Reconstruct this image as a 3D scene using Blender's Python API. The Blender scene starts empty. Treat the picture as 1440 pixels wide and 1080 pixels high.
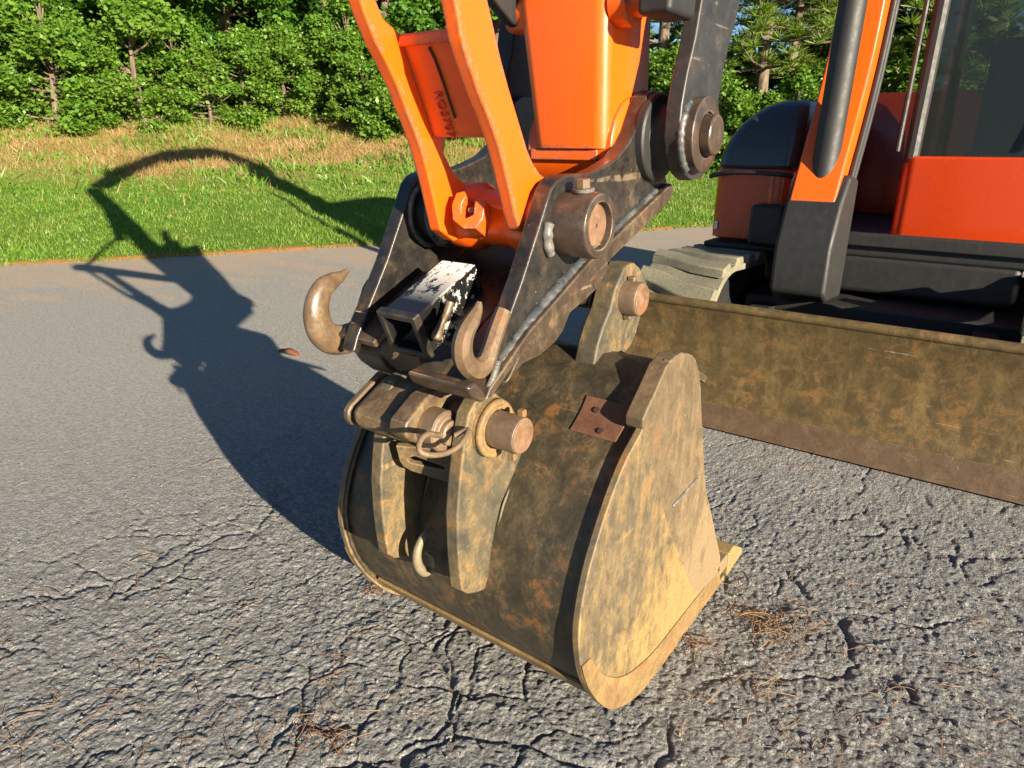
import bpy, bmesh, math, random
import numpy as np
from mathutils import Vector, Matrix
random.seed(7); rng = np.random.default_rng(11)
C = bpy.context.scene.collection
sc = bpy.context.scene
R = math.radians

# ------------------------------------------------------------------ camera
F_PX, HOR, VPX, CAM_H = 950.0, 197.0, -650.0, 1.1       # surveyed from the photograph (1440 px wide)
pitch = math.atan((540 - HOR) / F_PX)
yaw = math.pi / 2 - math.atan((720 - VPX) / (F_PX / math.cos(pitch)))
hv = Vector((-math.sin(yaw), math.cos(yaw), 0)); rv = Vector((math.cos(yaw), math.sin(yaw), 0)); zv = Vector((0, 0, 1))
fw = hv * math.cos(pitch) - zv * math.sin(pitch); upv = hv * math.sin(pitch) + zv * math.cos(pitch)
CP = Vector((0, 0, CAM_H))
cam = bpy.data.objects.new('camera', bpy.data.cameras.new('camera')); C.objects.link(cam)
m = Matrix.Identity(4)
for i in range(3):
    m[i][0] = rv[i]; m[i][1] = upv[i]; m[i][2] = -fw[i]; m[i][3] = CP[i]
cam.matrix_world = m
cam.data.sensor_width = 36; cam.data.lens = F_PX / 1440 * 36; cam.data.clip_start = 0.02; cam.data.clip_end = 800
sc.camera = cam

# ------------------------------------------------------------------ light
SUN_AZ, SUN_EL = R(19), R(15.0)          # azimuth measured from +X towards -Y
sdir = Vector((math.cos(SUN_AZ) * math.cos(SUN_EL), -math.sin(SUN_AZ) * math.cos(SUN_EL), math.sin(SUN_EL)))
w = bpy.data.worlds.new('World'); sc.world = w; w.use_nodes = True
nt = w.node_tree; nt.nodes.clear()
sky = nt.nodes.new('ShaderNodeTexSky'); sky.sky_type = 'NISHITA'; sky.sun_disc = False
sky.sun_elevation = SUN_EL; sky.sun_rotation = math.atan2(sdir.x, sdir.y)
sky.air_density = 0.9; sky.dust_density = 0.2; sky.ozone_density = 4.0
bg = nt.nodes.new('ShaderNodeBackground'); bg.inputs[1].default_value = 0.05
wo = nt.nodes.new('ShaderNodeOutputWorld')
nt.links.new(sky.outputs[0], bg.inputs[0]); nt.links.new(bg.outputs[0], wo.inputs[0])
sun = bpy.data.objects.new('sun', bpy.data.lights.new('sun', 'SUN')); C.objects.link(sun)
sun.data.energy = 5.0; sun.data.angle = R(0.5); sun.data.color = (1.0, 0.88, 0.68)
sun.rotation_euler = sdir.to_track_quat('Z', 'Y').to_euler()
sun.location = (6, -3, 6)
sc.view_settings.view_transform = 'Standard'; sc.view_settings.look = 'None'
sc.view_settings.gamma = 1; sc.view_settings.use_curve_mapping = False; sc.view_settings.exposure = 1.66

# ------------------------------------------------------------------ survey helpers: a sight line meets a known plane
def ray(u, v): return fw + rv * ((u - 720) / F_PX) + upv * ((540 - v) / F_PX)
def hit(u, v, axis, val):
    d = ray(u, v); return CP + d * ((val - CP[axis]) / d[axis])
def T(pts, X): return [tuple(hit(u, v, 0, X))[1:] for u, v in pts]
def far(u, t):
    d = ray(u, HOR); d.z = 0; d.normalize(); return Vector((d.x * t, d.y * t, 0))

# ------------------------------------------------------------------ material helpers
class NT:
    def __init__(s, name):
        s.m = bpy.data.materials.new(name); s.m.use_nodes = True; s.t = s.m.node_tree; s.t.nodes.clear()
        s.out = s.t.nodes.new('ShaderNodeOutputMaterial')
        s.co = s.t.nodes.new('ShaderNodeTexCoord').outputs['Object']
    def n(s, ty, **k):
        nd = s.t.nodes.new(ty)
        for a, b in k.items(): setattr(nd, a, b)
        return nd
    def lk(s, a, b): s.t.links.new(a, b)
    def noise(s, scale, detail=6, rough=0.6, stretch=None, dist=0.0, co=None):
        nd = s.n('ShaderNodeTexNoise'); nd.inputs['Scale'].default_value = scale
        nd.inputs['Detail'].default_value = detail; nd.inputs['Roughness'].default_value = rough
        nd.inputs['Distortion'].default_value = dist
        c = co or s.co
        if stretch:
            mp = s.n('ShaderNodeMapping'); mp.inputs['Scale'].default_value = stretch
            if len(stretch) == 3: pass
            s.lk(c, mp.inputs[0]); c = mp.outputs[0]
        s.lk(c, nd.inputs['Vector']); return nd.outputs['Fac']
    def ramp(s, fac, a, b, lo=0.0, hi=1.0):
        nd = s.n('ShaderNodeMapRange'); nd.inputs[1].default_value = a; nd.inputs[2].default_value = b
        nd.inputs[3].default_value = lo; nd.inputs[4].default_value = hi
        s.lk(fac, nd.inputs[0]); return nd.outputs[0]
    def mix(s, fac, a, b, mode='MIX'):
        nd = s.n('ShaderNodeMix', data_type='RGBA', blend_type=mode)
        for sock, v in ((nd.inputs[0], fac), (nd.inputs[6], a), (nd.inputs[7], b)):
            if isinstance(v, (int, float)): sock.default_value = v
            elif isinstance(v, tuple): sock.default_value = (*v, 1)
            else: s.lk(v, sock)
        return nd.outputs[2]
    def math(s, op, a, b=0.0):
        nd = s.n('ShaderNodeMath', operation=op)
        for sock, v in ((nd.inputs[0], a), (nd.inputs[1], b)):
            if isinstance(v, (int, float)): sock.default_value = v
            else: s.lk(v, sock)
        return nd.outputs[0]
    def edge(s, radius=0.004, gain=6.0):
        bv = s.n('ShaderNodeBevel'); bv.samples = 4; bv.inputs['Radius'].default_value = radius
        g = s.n('ShaderNodeNewGeometry')
        d = s.n('ShaderNodeVectorMath', operation='DOT_PRODUCT'); s.lk(bv.outputs[0], d.inputs[0]); s.lk(g.outputs['Normal'], d.inputs[1])
        return s.ramp(d.outputs['Value'], 0.998, 1.0 - 1.0 / gain)
    def bump(s, h, strength=0.3, dist=0.002):
        b = s.n('ShaderNodeBump'); b.inputs['Strength'].default_value = strength; b.inputs['Distance'].default_value = dist
        s.lk(h, b.inputs['Height']); return b.outputs[0]
    def finish(s, col, rough=0.6, metallic=0.0, normal=None, spec=0.5, coat=0.0):
        p = s.n('ShaderNodeBsdfPrincipled')
        for key, v in (('Base Color', col), ('Roughness', rough), ('Metallic', metallic)):
            sock = p.inputs[key]
            if isinstance(v, (int, float)): sock.default_value = v
            elif isinstance(v, tuple): sock.default_value = (*v, 1)
            else: s.lk(v, sock)
        p.inputs['Specular IOR Level'].default_value = spec
        p.inputs['Coat Weight'].default_value = coat; p.inputs['Coat Roughness'].default_value = 0.12
        if normal: s.lk(normal, p.inputs['Normal'])
        s.lk(p.outputs[0], s.out.inputs[0]); return s.m

def steel(name, base, second, rust, dust, dust_amt=0.5, rust_amt=0.5, edge_col=None, rough=(0.35, 0.7), scratch=True, seed=0.0, bump=0.35, streak=(1, 1, 1), mud=False):
    t = NT(name); co0 = t.co
    mp = t.n('ShaderNodeMapping'); mp.inputs['Location'].default_value = (seed, seed * 1.7, seed * 0.6); t.lk(t.co, mp.inputs[0]); t.co = mp.outputs[0]
    big = t.noise(5, 5, 0.62, dist=0.4); mid = t.noise(21, 8, 0.7, dist=0.6); fine = t.noise(160, 5, 0.75); st = t.noise(14, 8, 0.75, stretch=streak)
    c = t.mix(t.ramp(mid, 0.38, 0.62), base, second)
    rmask = t.math('MULTIPLY', t.ramp(mid, 0.66 - 0.25 * rust_amt, 0.74 - 0.22 * rust_amt), t.ramp(big, 0.42, 0.56))
    c = t.mix(rmask, c, rust)
    dmask = t.math('MULTIPLY', t.ramp(st, 0.62 - 0.3 * dust_amt, 0.80 - 0.28 * dust_amt), t.ramp(fine, 0.2, 0.62, 0.35, 1.0))
    dmask = t.math('MULTIPLY', dmask, t.ramp(big, 0.3, 0.62, 0.35, 1.0))
    if mud:                                                     # soil caked on towards the digging edge and the bottom
        sp = t.n('ShaderNodeSeparateXYZ'); t.lk(co0, sp.inputs[0])
        g = t.math('SUBTRACT', t.math('MULTIPLY', sp.outputs[1], 0.55), t.math('MULTIPLY', sp.outputs[2], 0.85))
        g = t.math('ADD', g, t.math('MULTIPLY', st, 1.1)); g = t.math('ADD', g, t.math('MULTIPLY', mid, 0.5))
        dmask = t.math('MAXIMUM', dmask, t.math('MULTIPLY', t.ramp(g, 1.02, 1.32, 0.0, 0.9), t.ramp(fine, 0.15, 0.5, 0.6, 1.0)))
    c = t.mix(dmask, c, dust)
    c = t.mix(t.ramp(fine, 0.30, 0.72, 0.35, 0.0), c, (0.008, 0.007, 0.006))
    if scratch:
        for k, (sx, rot) in enumerate((((1, 60, 60), 0.5), ((50, 1, 14), -0.4), ((50, 16, 1), 0.9))):
            m2 = t.n('ShaderNodeMapping'); m2.inputs['Rotation'].default_value = (rot, rot * 0.7, rot); m2.inputs['Scale'].default_value = sx
            t.lk(t.co, m2.inputs[0])
            f = t.noise(3.0, 2, 0.5, co=m2.outputs[0])
            c = t.mix(t.math('MULTIPLY', t.ramp(f, 0.725, 0.76), t.ramp(mid, 0.45, 0.55, 0.0, 0.75)), c, dust if k else (0.34, 0.30, 0.24))
    if edge_col:
        e = t.edge(0.0035, 5.0)
        c = t.mix(t.math('MULTIPLY', e, t.ramp(mid, 0.32, 0.55)), c, edge_col)
    hh = t.math('ADD', t.math('MULTIPLY', fine, 0.35), t.math('ADD', mid, t.math('MULTIPLY', dmask, 0.25)))
    rg = t.ramp(mid, 0.3, 0.7, rough[0], rough[1])
    rg = t.math('MAXIMUM', rg, t.math('MULTIPLY', dmask, 0.85))
    return t.finish(c, rg, 0.0, t.bump(hh, bump, 0.0022))

def paint(name, base, dirt, chip, rough=0.28, edge_col=None, dirt_amt=0.25, edge_r=0.018, chip_at=0.70, coat=0.3):
    t = NT(name)
    big = t.noise(4, 5, 0.6); mid = t.noise(26, 7, 0.7, dist=0.5); fine = t.noise(140, 5, 0.8); st = t.noise(9, 7, 0.7, stretch=(6, 6, 1))
    c = t.mix(t.ramp(big, 0.3, 0.7, 0, 0.25), base, tuple(x * 0.8 for x in base))
    c = t.mix(t.ramp(st, 0.5, 0.8, 0, dirt_amt), c, dirt)
    c = t.mix(t.math('MULTIPLY', t.ramp(mid, chip_at, chip_at + 0.02), t.ramp(fine, 0.40, 0.5)), c, chip)
    m2 = t.n('ShaderNodeMapping'); m2.inputs['Rotation'].default_value = (0.4, 0.2, 0.5); m2.inputs['Scale'].default_value = (60, 60, 2); t.lk(t.co, m2.inputs[0])
    c = t.mix(t.ramp(t.noise(2.2, 2, 0.5, co=m2.outputs[0]), 0.775, 0.79, 0, 0.7), c, chip)
    if edge_col:
        e = t.edge(edge_r, 14.0)
        k = t.math('MULTIPLY', e, t.ramp(t.math('ADD', t.math('MULTIPLY', t.noise(7, 3, 0.5), 0.6), t.math('MULTIPLY', mid, 0.4)), 0.46, 0.49))
        c = t.mix(t.math('MULTIPLY', k, t.ramp(fine, 0.40, 0.46)), c, t.mix(t.ramp(fine, 0.5, 0.6), edge_col, (0.26, 0.18, 0.12)))
    return t.finish(c, t.ramp(mid, 0.3, 0.7, rough, rough + 0.18), 0.0, t.bump(t.math('ADD', fine, t.math('MULTIPLY', big, 2.0)), 0.10, 0.001), coat=coat)

M = {}
M['coupler'] = steel('worn_black_steel', (0.012, 0.012, 0.012), (0.034, 0.028, 0.023), (0.10, 0.05, 0.022), (0.16, 0.12, 0.075), 0.20, 0.30, (0.26, 0.20, 0.15), (0.2, 0.42))
M['coupler_low'] = steel('rubbed_brown_steel', (0.038, 0.027, 0.019), (0.070, 0.047, 0.031), (0.13, 0.06, 0.025), (0.20, 0.145, 0.08), 0.35, 0.45, (0.30, 0.23, 0.16), (0.25, 0.5), seed=3.1)
M['latch'] = steel('muddy_latch_steel', (0.075, 0.048, 0.03), (0.12, 0.08, 0.04), (0.16, 0.08, 0.03), (0.27, 0.19, 0.09), 0.5, 0.4, (0.34, 0.26, 0.17), (0.3, 0.6), seed=5.3)
M['shell'] = steel('bucket_shell_steel', (0.030, 0.025, 0.016), (0.068, 0.050, 0.026), (0.19, 0.080, 0.022), (0.155, 0.112, 0.058), 0.42, 0.48, (0.22, 0.16, 0.09), (0.36, 0.65), seed=8.2, bump=0.45, streak=(1.5, .85, .85))
M['side'] = steel('bucket_side_steel', (0.085, 0.066, 0.040), (0.145, 0.108, 0.060), (0.20, 0.105, 0.034), (0.30, 0.195, 0.066), 0.48, 0.55, (0.36, 0.29, 0.20), (0.45, 0.8), seed=1.3, streak=(1, 2.2, 0.7), mud=True)
M['cutter'] = steel('side_cutter_steel', (0.10, 0.072, 0.040), (0.145, 0.103, 0.055), (0.18, 0.09, 0.04), (0.24, 0.165, 0.085), 0.45, 0.4, (0.36, 0.29, 0.20), (0.4, 0.7), seed=2.9, streak=(1, 2, 0.6), mud=True)
M['wear'] = steel('bottom_wear_steel', (0.16, 0.095, 0.038), (0.25, 0.155, 0.055), (0.20, 0.09, 0.03), (0.33, 0.215, 0.085), 0.5, 0.55, None, (0.55, 0.8), seed=6.6)
M['ear'] = steel('bucket_ear_steel', (0.055, 0.050, 0.036), (0.100, 0.080, 0.046), (0.22, 0.115, 0.034), (0.27, 0.18, 0.070), 0.52, 0.5, (0.36, 0.27, 0.15), (0.45, 0.75), seed=4.4, streak=(1, 1, 0.5))
M['pin'] = steel('pin_steel', (0.11, 0.075, 0.05), (0.16, 0.10, 0.06), (0.20, 0.10, 0.045), (0.25, 0.17, 0.09), 0.4, 0.5, (0.36, 0.28, 0.18), (0.35, 0.6), seed=7.7)
M['pin_face'] = steel('pin_end_rust', (0.15, 0.080, 0.042), (0.24, 0.135, 0.078), (0.22, 0.09, 0.035), (0.30, 0.20, 0.12), 0.4, 0.6, None, (0.4, 0.6), scratch=False, seed=2.2)
M['boss'] = steel('turned_boss_steel', (0.035, 0.026, 0.02), (0.07, 0.045, 0.032), (0.10, 0.05, 0.026), (0.15, 0.105, 0.065), 0.3, 0.4, (0.38, 0.31, 0.24), (0.22, 0.42), seed=9.1)
M['hook'] = steel('forged_hook_steel', (0.095, 0.060, 0.034), (0.16, 0.105, 0.058), (0.19, 0.09, 0.04), (0.28, 0.20, 0.11), 0.35, 0.45, None, (0.25, 0.5), scratch=False, seed=6.1)
M['patch'] = steel('rusty_weld_patch', (0.115, 0.048, 0.028), (0.15, 0.065, 0.035), (0.17, 0.075, 0.03), (0.15, 0.10, 0.05), 0.35, 0.6, (0.16, 0.09, 0.04), (0.5, 0.8), seed=5.8)
M['weld'] = steel('weld_bead', (0.09, 0.085, 0.08), (0.24, 0.22, 0.19), (0.15, 0.08, 0.04), (0.33, 0.29, 0.22), 0.3, 0.25, None, (0.2, 0.4), scratch=False, seed=1.9)
M['weld_dark'] = steel('weld_bead_painted', (0.028, 0.031, 0.036), (0.085, 0.09, 0.095), (0.09, 0.05, 0.03), (0.20, 0.19, 0.17), 0.45, 0.2, None, (0.2, 0.4), scratch=False, seed=1.9)
M['thumb'] = steel('thumb_arm_steel', (0.022, 0.021, 0.021), (0.036, 0.033, 0.031), (0.07, 0.042, 0.025), (0.13, 0.105, 0.075), 0.16, 0.25, (0.24, 0.20, 0.15), (0.35, 0.5), seed=3.7)
M['blade'] = steel('dozer_blade_steel', (0.072, 0.048, 0.017), (0.115, 0.074, 0.023), (0.19, 0.095, 0.026), (0.22, 0.15, 0.055), 0.48, 0.55, (0.2, 0.12, 0.05), (0.45, 0.7), seed=4.9, streak=(1, 1, 0.35))
M['blade_edge'] = steel('blade_cutting_edge', (0.10, 0.062, 0.034), (0.13, 0.08, 0.045), (0.15, 0.08, 0.035), (0.2, 0.14, 0.08), 0.4, 0.3, (0.25, 0.18, 0.1), (0.3, 0.55), seed=2.5)
M['orange'] = paint('orange_paint', (0.74, 0.102, 0.003), (0.30, 0.05, 0.015), (0.09, 0.04, 0.018), 0.26, (0.13, 0.07, 0.035), coat=0.15)
M['orange_body'] = paint('orange_body_paint', (0.45, 0.040, 0.005), (0.30, 0.03, 0.008), (0.20, 0.04, 0.02), 0.16, None, 0.1, coat=0.3)
M['black_paint'] = paint('glossy_black_paint', (0.010, 0.010, 0.011), (0.05, 0.045, 0.04), (0.05, 0.045, 0.04), 0.15, (0.12, 0.075, 0.05), 0.1)
M['hood'] = paint('black_hood_plastic', (0.028, 0.030, 0.032), (0.05, 0.05, 0.045), (0.05, 0.05, 0.05), 0.22, None, 0.1)
M['frame'] = paint('black_frame_paint', (0.014, 0.014, 0.014), (0.06, 0.045, 0.03), (0.05, 0.04, 0.03), 0.5, None, 0.3, coat=0.0)

def rubber_mat():
    t = NT('track_rubber'); a = t.noise(9, 6, 0.65); f = t.noise(90, 5, 0.7)
    e = t.edge(0.012, 3.0)
    c = t.mix(t.ramp(a, 0.35, 0.65), (0.14, 0.128, 0.090), (0.22, 0.195, 0.125))
    c = t.mix(t.math('MULTIPLY', e, 0.75), c, (0.30, 0.27, 0.16))
    c = t.mix(t.ramp(f, 0.35, 0.6, 0.4, 0), c, (0.03, 0.03, 0.028))
    return t.finish(c, 0.8, 0, t.bump(f, 0.4, 0.003))
M['rubber'] = rubber_mat()
def white_scuff():
    t = NT('black_tube_with_white_scuffs')
    a = t.noise(11, 8, 0.72, stretch=(2.2, 1.0, 1.0), dist=0.6); f = t.noise(70, 6, 0.8)
    sx = t.n('ShaderNodeSeparateXYZ'); t.lk(t.co, sx.inputs[0])
    g = t.n('ShaderNodeNewGeometry'); sn = t.n('ShaderNodeSeparateXYZ'); t.lk(g.outputs['Normal'], sn.inputs[0])
    top = t.ramp(sx.outputs[1], 0.80, 0.90)
    upn = t.n('ShaderNodeVectorMath', operation='DOT_PRODUCT'); t.lk(g.outputs['Normal'], upn.inputs[0]); upn.inputs[1].default_value = (0.0, -0.45, 0.89)
    k = t.math('MULTIPLY', t.ramp(t.math('ADD', t.math('ADD', t.math('MULTIPLY', a, 0.7), t.math('MULTIPLY', f, 0.3)), t.math('MULTIPLY', upn.outputs['Value'], 0.085)), 0.560, 0.570), top)
    k = t.math('MULTIPLY', k, t.ramp(sx.outputs[1], 0.985, 0.965))
    c = t.mix(k, (0.010, 0.010, 0.010), (0.72, 0.70, 0.66))
    e = t.edge(0.004, 4.0); c = t.mix(t.math('MULTIPLY', e, t.ramp(a, 0.45, 0.6, 0.0, 0.7)), c, (0.15, 0.10, 0.07))
    return t.finish(c, t.ramp(k, 0, 1, 0.14, 0.5), 0, t.bump(t.math('ADD', k, t.math('MULTIPLY', f, 0.3)), 0.3, 0.001))
M['tube'] = white_scuff()
def glass_mat():
    t = NT('dark_glass'); p = t.n('ShaderNodeBsdfPrincipled'); p.inputs['Base Color'].default_value = (0.03, 0.04, 0.04, 1); p.inputs['Roughness'].default_value = 0.04
    g = t.n('ShaderNodeBsdfTransparent'); g.inputs[0].default_value = (0.55, 0.62, 0.6, 1); mx = t.n('ShaderNodeMixShader'); mx.inputs[0].default_value = 0.35
    t.lk(g.outputs[0], mx.inputs[1]); t.lk(p.outputs[0], mx.inputs[2]); t.lk(mx.outputs[0], t.out.inputs[0]); return t.m
M['glass'] = glass_mat()
def plain(name, col, rough=0.6):
    t = NT(name); f = t.noise(40, 5, 0.7); c = t.mix(t.ramp(f, 0.3, 0.7), tuple(x * 0.8 for x in col), tuple(min(1, x * 1.15) for x in col)); return t.finish(c, rough, 0, t.bump(f, 0.15, 0.001))
M['chrome'] = plain('polished_rod', (0.45, 0.44, 0.42), 0.15)
M['white'] = plain('white_decal', (0.7, 0.7, 0.68), 0.5)
M['stain'] = plain('brown_stain', (0.05, 0.018, 0.012), 0.8)

def leaf_mat(name, c1, c2, c3, trans=0.35):
    t = NT(name); g = t.n('ShaderNodeNewGeometry'); r = g.outputs['Random Per Island']
    big = t.noise(0.55, 3, 0.6)
    c = t.mix(r, c1, c2); c = t.mix(t.ramp(big, 0.4, 0.65, 0.0, 0.8), c, c3)
    d = t.n('ShaderNodeBsdfDiffuse'); tr = t.n('ShaderNodeBsdfTranslucent'); gl = t.n('ShaderNodeBsdfGlossy'); gl.inputs['Roughness'].default_value = 0.45
    gl.inputs[0].default_value = (0.6, 0.6, 0.6, 1)
    t.lk(c, d.inputs[0]); t.lk(t.mix(1.0, c, (1.3, 1.25, 0.5), 'MULTIPLY'), tr.inputs[0])
    mx = t.n('ShaderNodeMixShader'); mx.inputs[0].default_value = trans; t.lk(d.outputs[0], mx.inputs[1]); t.lk(tr.outputs[0], mx.inputs[2])
    m2 = t.n('ShaderNodeMixShader'); m2.inputs[0].default_value = 0.04; t.lk(mx.outputs[0], m2.inputs[1]); t.lk(gl.outputs[0], m2.inputs[2])
    t.lk(m2.outputs[0], t.out.inputs[0]); return t.m
M['leaf'] = leaf_mat('broad_leaves', (0.032, 0.10, 0.010), (0.085, 0.20, 0.016), (0.085, 0.20, 0.020))
M['leaf2'] = leaf_mat('shrub_leaves', (0.06, 0.15, 0.014), (0.15, 0.27, 0.028), (0.13, 0.22, 0.028))
M['leaf_dark'] = leaf_mat('dark_leaves', (0.018, 0.06, 0.010), (0.04, 0.11, 0.013), (0.028, 0.08, 0.011))
M['needle'] = leaf_mat('pine_needles_green', (0.07, 0.13, 0.016), (0.17, 0.24, 0.03), (0.11, 0.18, 0.022))
M['grass'] = leaf_mat('lawn_grass', (0.06, 0.17, 0.010), (0.20, 0.30, 0.035), (0.16, 0.22, 0.035), 0.35)
M['dry'] = leaf_mat('dry_bank_grass', (0.22, 0.155, 0.055), (0.36, 0.24, 0.095), (0.20, 0.22, 0.045), 0.3)
M['litter'] = leaf_mat('fallen_needles', (0.13, 0.05, 0.02), (0.36, 0.22, 0.10), (0.20, 0.09, 0.035), 0.05)
def bark_mat():
    t = NT('bark'); a = t.noise(5, 7, 0.7, stretch=(3, 3, 0.6)); c = t.mix(t.ramp(a, 0.35, 0.65), (0.05, 0.035, 0.024), (0.21, 0.155, 0.105)); return t.finish(c, 0.9, 0, t.bump(a, 0.8, 0.03))
M['bark'] = bark_mat()

# ------------------------------------------------------------------ object helpers
def tag(o, label=None, cat=None, group=None, kind=None):
    for k, v in (('label', label), ('category', cat), ('group', group), ('kind', kind)):
        if v: o[k] = v
    return o
def link(name, me, mat, parent=None, smooth=35, bevel=0.0, seg=2):
    if mat and not me.materials: me.materials.append(mat)
    o = bpy.data.objects.new(name, me); C.objects.link(o)
    if smooth:
        me.shade_smooth(); me.set_sharp_from_angle(angle=R(smooth))
    if parent:
        o.parent = parent
        pw = parent.location if parent.parent is None else Vector((0, 0, 0))
        o.location = -pw
    if bevel:
        b = o.modifiers.new('bevel', 'BEVEL'); b.width = bevel; b.segments = seg; b.limit_method = 'ANGLE'; b.angle_limit = R(40); b.harden_normals = True
    return o
def mesh(name, vs, fs):
    me = bpy.data.meshes.new(name); me.from_pydata([tuple(v) for v in vs], [], fs); me.update(); return me
def fixn(me):
    bm = bmesh.new(); bm.from_mesh(me); bmesh.ops.recalc_face_normals(bm, faces=bm.faces); bm.to_mesh(me); bm.free(); return me
def spline(pts, n=6, closed=False):
    out = []; N = len(pts); rngs = range(N if closed else N - 1)
    for i in rngs:
        g = (lambda k: Vector(pts[k % N])) if closed else (lambda k: Vector(pts[max(0, min(N - 1, k))]))
        p0, p1, p2, p3 = g(i - 1), g(i), g(i + 1), g(i + 2)
        for j in range(n):
            t = j / n
            out.append(0.5 * ((2 * p1) + (-p0 + p2) * t + (2 * p0 - 5 * p1 + 4 * p2 - p3) * t * t + (-p0 + 3 * p1 - 3 * p2 + p3) * t ** 3))
    if not closed: out.append(Vector(pts[-1]))
    return [tuple(p) for p in out]
def prism(name, yz, x0, x1, mat, parent, bevel=0.003, smooth=35):
    n = len(yz); vs = [(x0, y, z) for y, z in yz] + [(x1, y, z) for y, z in yz]
    fs = [tuple(range(n)), tuple(range(2 * n - 1, n - 1, -1))] + [(i, n + i, n + (i + 1) % n, (i + 1) % n) for i in range(n)]
    return link(name, fixn(mesh(name, vs, fs)), mat, parent, smooth, bevel)
def box(name, x0, x1, y0, y1, z0, z1, mat, parent, bevel=0.004):
    return prism(name, [(y0, z0), (y1, z0), (y1, z1), (y0, z1)], x0, x1, mat, parent, bevel)
def lathe(name, c, prof, mat, parent, seg=40, bevel=0.0015):
    """prof: list of (x, radius) along the X axis through (y,z)=c"""
    vs = []; fs = []; k = len(prof)
    for x, r in prof:
        for i in range(seg):
            a = 2 * math.pi * i / seg; vs.append((x, c[0] + r * math.cos(a), c[1] + r * math.sin(a)))
    for j in range(k - 1):
        for i in range(seg):
            i2 = (i + 1) % seg; fs.append((j * seg + i, j * seg + i2, (j + 1) * seg + i2, (j + 1) * seg + i))
    fs += [tuple(range(seg)), tuple(range((k - 1) * seg, k * seg))]
    return link(name, fixn(mesh(name, vs, fs)), mat, parent, 35, bevel)
def rod(name, p0, p1, r, mat, parent, seg=20, bevel=0.0, r1=None, smooth=35):
    p0 = Vector(p0); p1 = Vector(p1); q = (p1 - p0).to_track_quat('Z', 'Y'); L = (p1 - p0).length; vs = []
    for z, rr in ((0, r), (L, r1 if r1 is not None else r)):
        for i in range(seg):
            a = 2 * math.pi * i / seg; vs.append(p0 + q @ Vector((rr * math.cos(a), rr * math.sin(a), z)))
    fs = [(i, (i + 1) % seg, seg + (i + 1) % seg, seg + i) for i in range(seg)] + [tuple(range(seg)), tuple(range(seg, 2 * seg))]
    return link(name, fixn(mesh(name, vs, fs)), mat, parent, smooth, bevel)
def sweep_data(path, rad, seg=12, flat=1.0, ref=Vector((1, 0, 0)), lump=0.0):
    vs = []; fs = []; n = len(path); P = [Vector(p) for p in path]
    for i, p in enumerate(P):
        t = (P[min(n - 1, i + 1)] - P[max(0, i - 1)]).normalized(); a = ref.cross(t)
        if a.length < 0.05: a = Vector((0, 0, 1)).cross(t)
        a.normalize(); b = t.cross(a)
        r = rad[i] if hasattr(rad, '__len__') else rad
        for k in range(seg):
            th = 2 * math.pi * k / seg; rr = r * (1 + lump * random.uniform(-1, 1))
            vs.append(p + a * rr * math.cos(th) + b * rr * flat * math.sin(th))
    for i in range(n - 1):
        for k in range(seg):
            k2 = (k + 1) % seg; fs.append((i * seg + k, i * seg + k2, (i + 1) * seg + k2, (i + 1) * seg + k))
    fs += [tuple(range(seg)), tuple(range((n - 1) * seg, n * seg))]
    return vs, fs
def sweep(name, path, rad, mat, parent, seg=12, flat=1.0, ref=Vector((1, 0, 0)), lump=0.0, smooth=50):
    vs, fs = sweep_data(path, rad, seg, flat, ref, lump)
    return link(name, fixn(mesh(name, vs, fs)), mat, parent, smooth)
def weld(path, r, mat, parent, n=40, lump=0.16):
    pts = spline(path, max(2, n // max(1, len(path) - 1)))
    rad = [r * (0.90 + 0.09 * math.sin(i * 1.7) + random.uniform(-.04, .04)) for i in range(len(pts))]; lump *= .4; rad[0] *= .4; rad[-1] *= .4
    return sweep('weld_bead', pts, rad, mat, parent, 8, 1.0, lump=lump, smooth=70)
def rotbox(name, c, size, axes, mat, parent, bevel=0.003):
    ax = [Vector(a) for a in axes]; vs = []
    for sx in (-.5, .5):
        for sy in (-.5, .5):
            for sz in (-.5, .5): vs.append(Vector(c) + ax[0] * size[0] * sx + ax[1] * size[1] * sy + ax[2] * size[2] * sz)
    fs = [(0, 1, 3, 2), (4, 6, 7, 5), (0, 4, 5, 1), (2, 3, 7, 6), (0, 2, 6, 4), (1, 5, 7, 3)]
    return link(name, fixn(mesh(name, vs, fs)), mat, parent, 35, bevel)
def arc(c, r, a0, a1, n=14): return [(c[0] + r * math.cos(R(a0 + (a1 - a0) * i / n)), c[1] + r * math.sin(R(a0 + (a1 - a0) * i / n))) for i in range(n + 1)]

# ================================================================== SETTING: asphalt, lawn and bank
def hash2(ix, iy, k):
    n = (ix * 374761393 + iy * 668265263 + k * 1274126177) & 0xffffffff
    n = ((n ^ (n >> 13)) * 1274126177) & 0xffffffff
    n = (n ^ (n >> 16)) & 0xffffffff
    return n / 4294967295.0
def worley(x, y, cell, k=0, jit=0.9):
    gx = np.floor(x / cell).astype(np.int64); gy = np.floor(y / cell).astype(np.int64)
    f1 = np.full(x.shape, 9.0); f2 = np.full(x.shape, 9.0); idv = np.zeros(x.shape)
    for dx in (-1, 0, 1):
        for dy in (-1, 0, 1):
            cx = gx + dx; cy = gy + dy
            px = (cx + 0.5 + (hash2(cx, cy, k) - 0.5) * jit) * cell; py = (cy + 0.5 + (hash2(cx, cy, k + 7) - 0.5) * jit) * cell
            d = np.hypot(x - px, y - py) / cell; h = hash2(cx, cy, k + 13)
            nf = d < f1; f2 = np.where(nf, f1, np.minimum(f2, d)); idv = np.where(nf, h, idv); f1 = np.where(nf, d, f1)
    return f1, f2, idv
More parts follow.
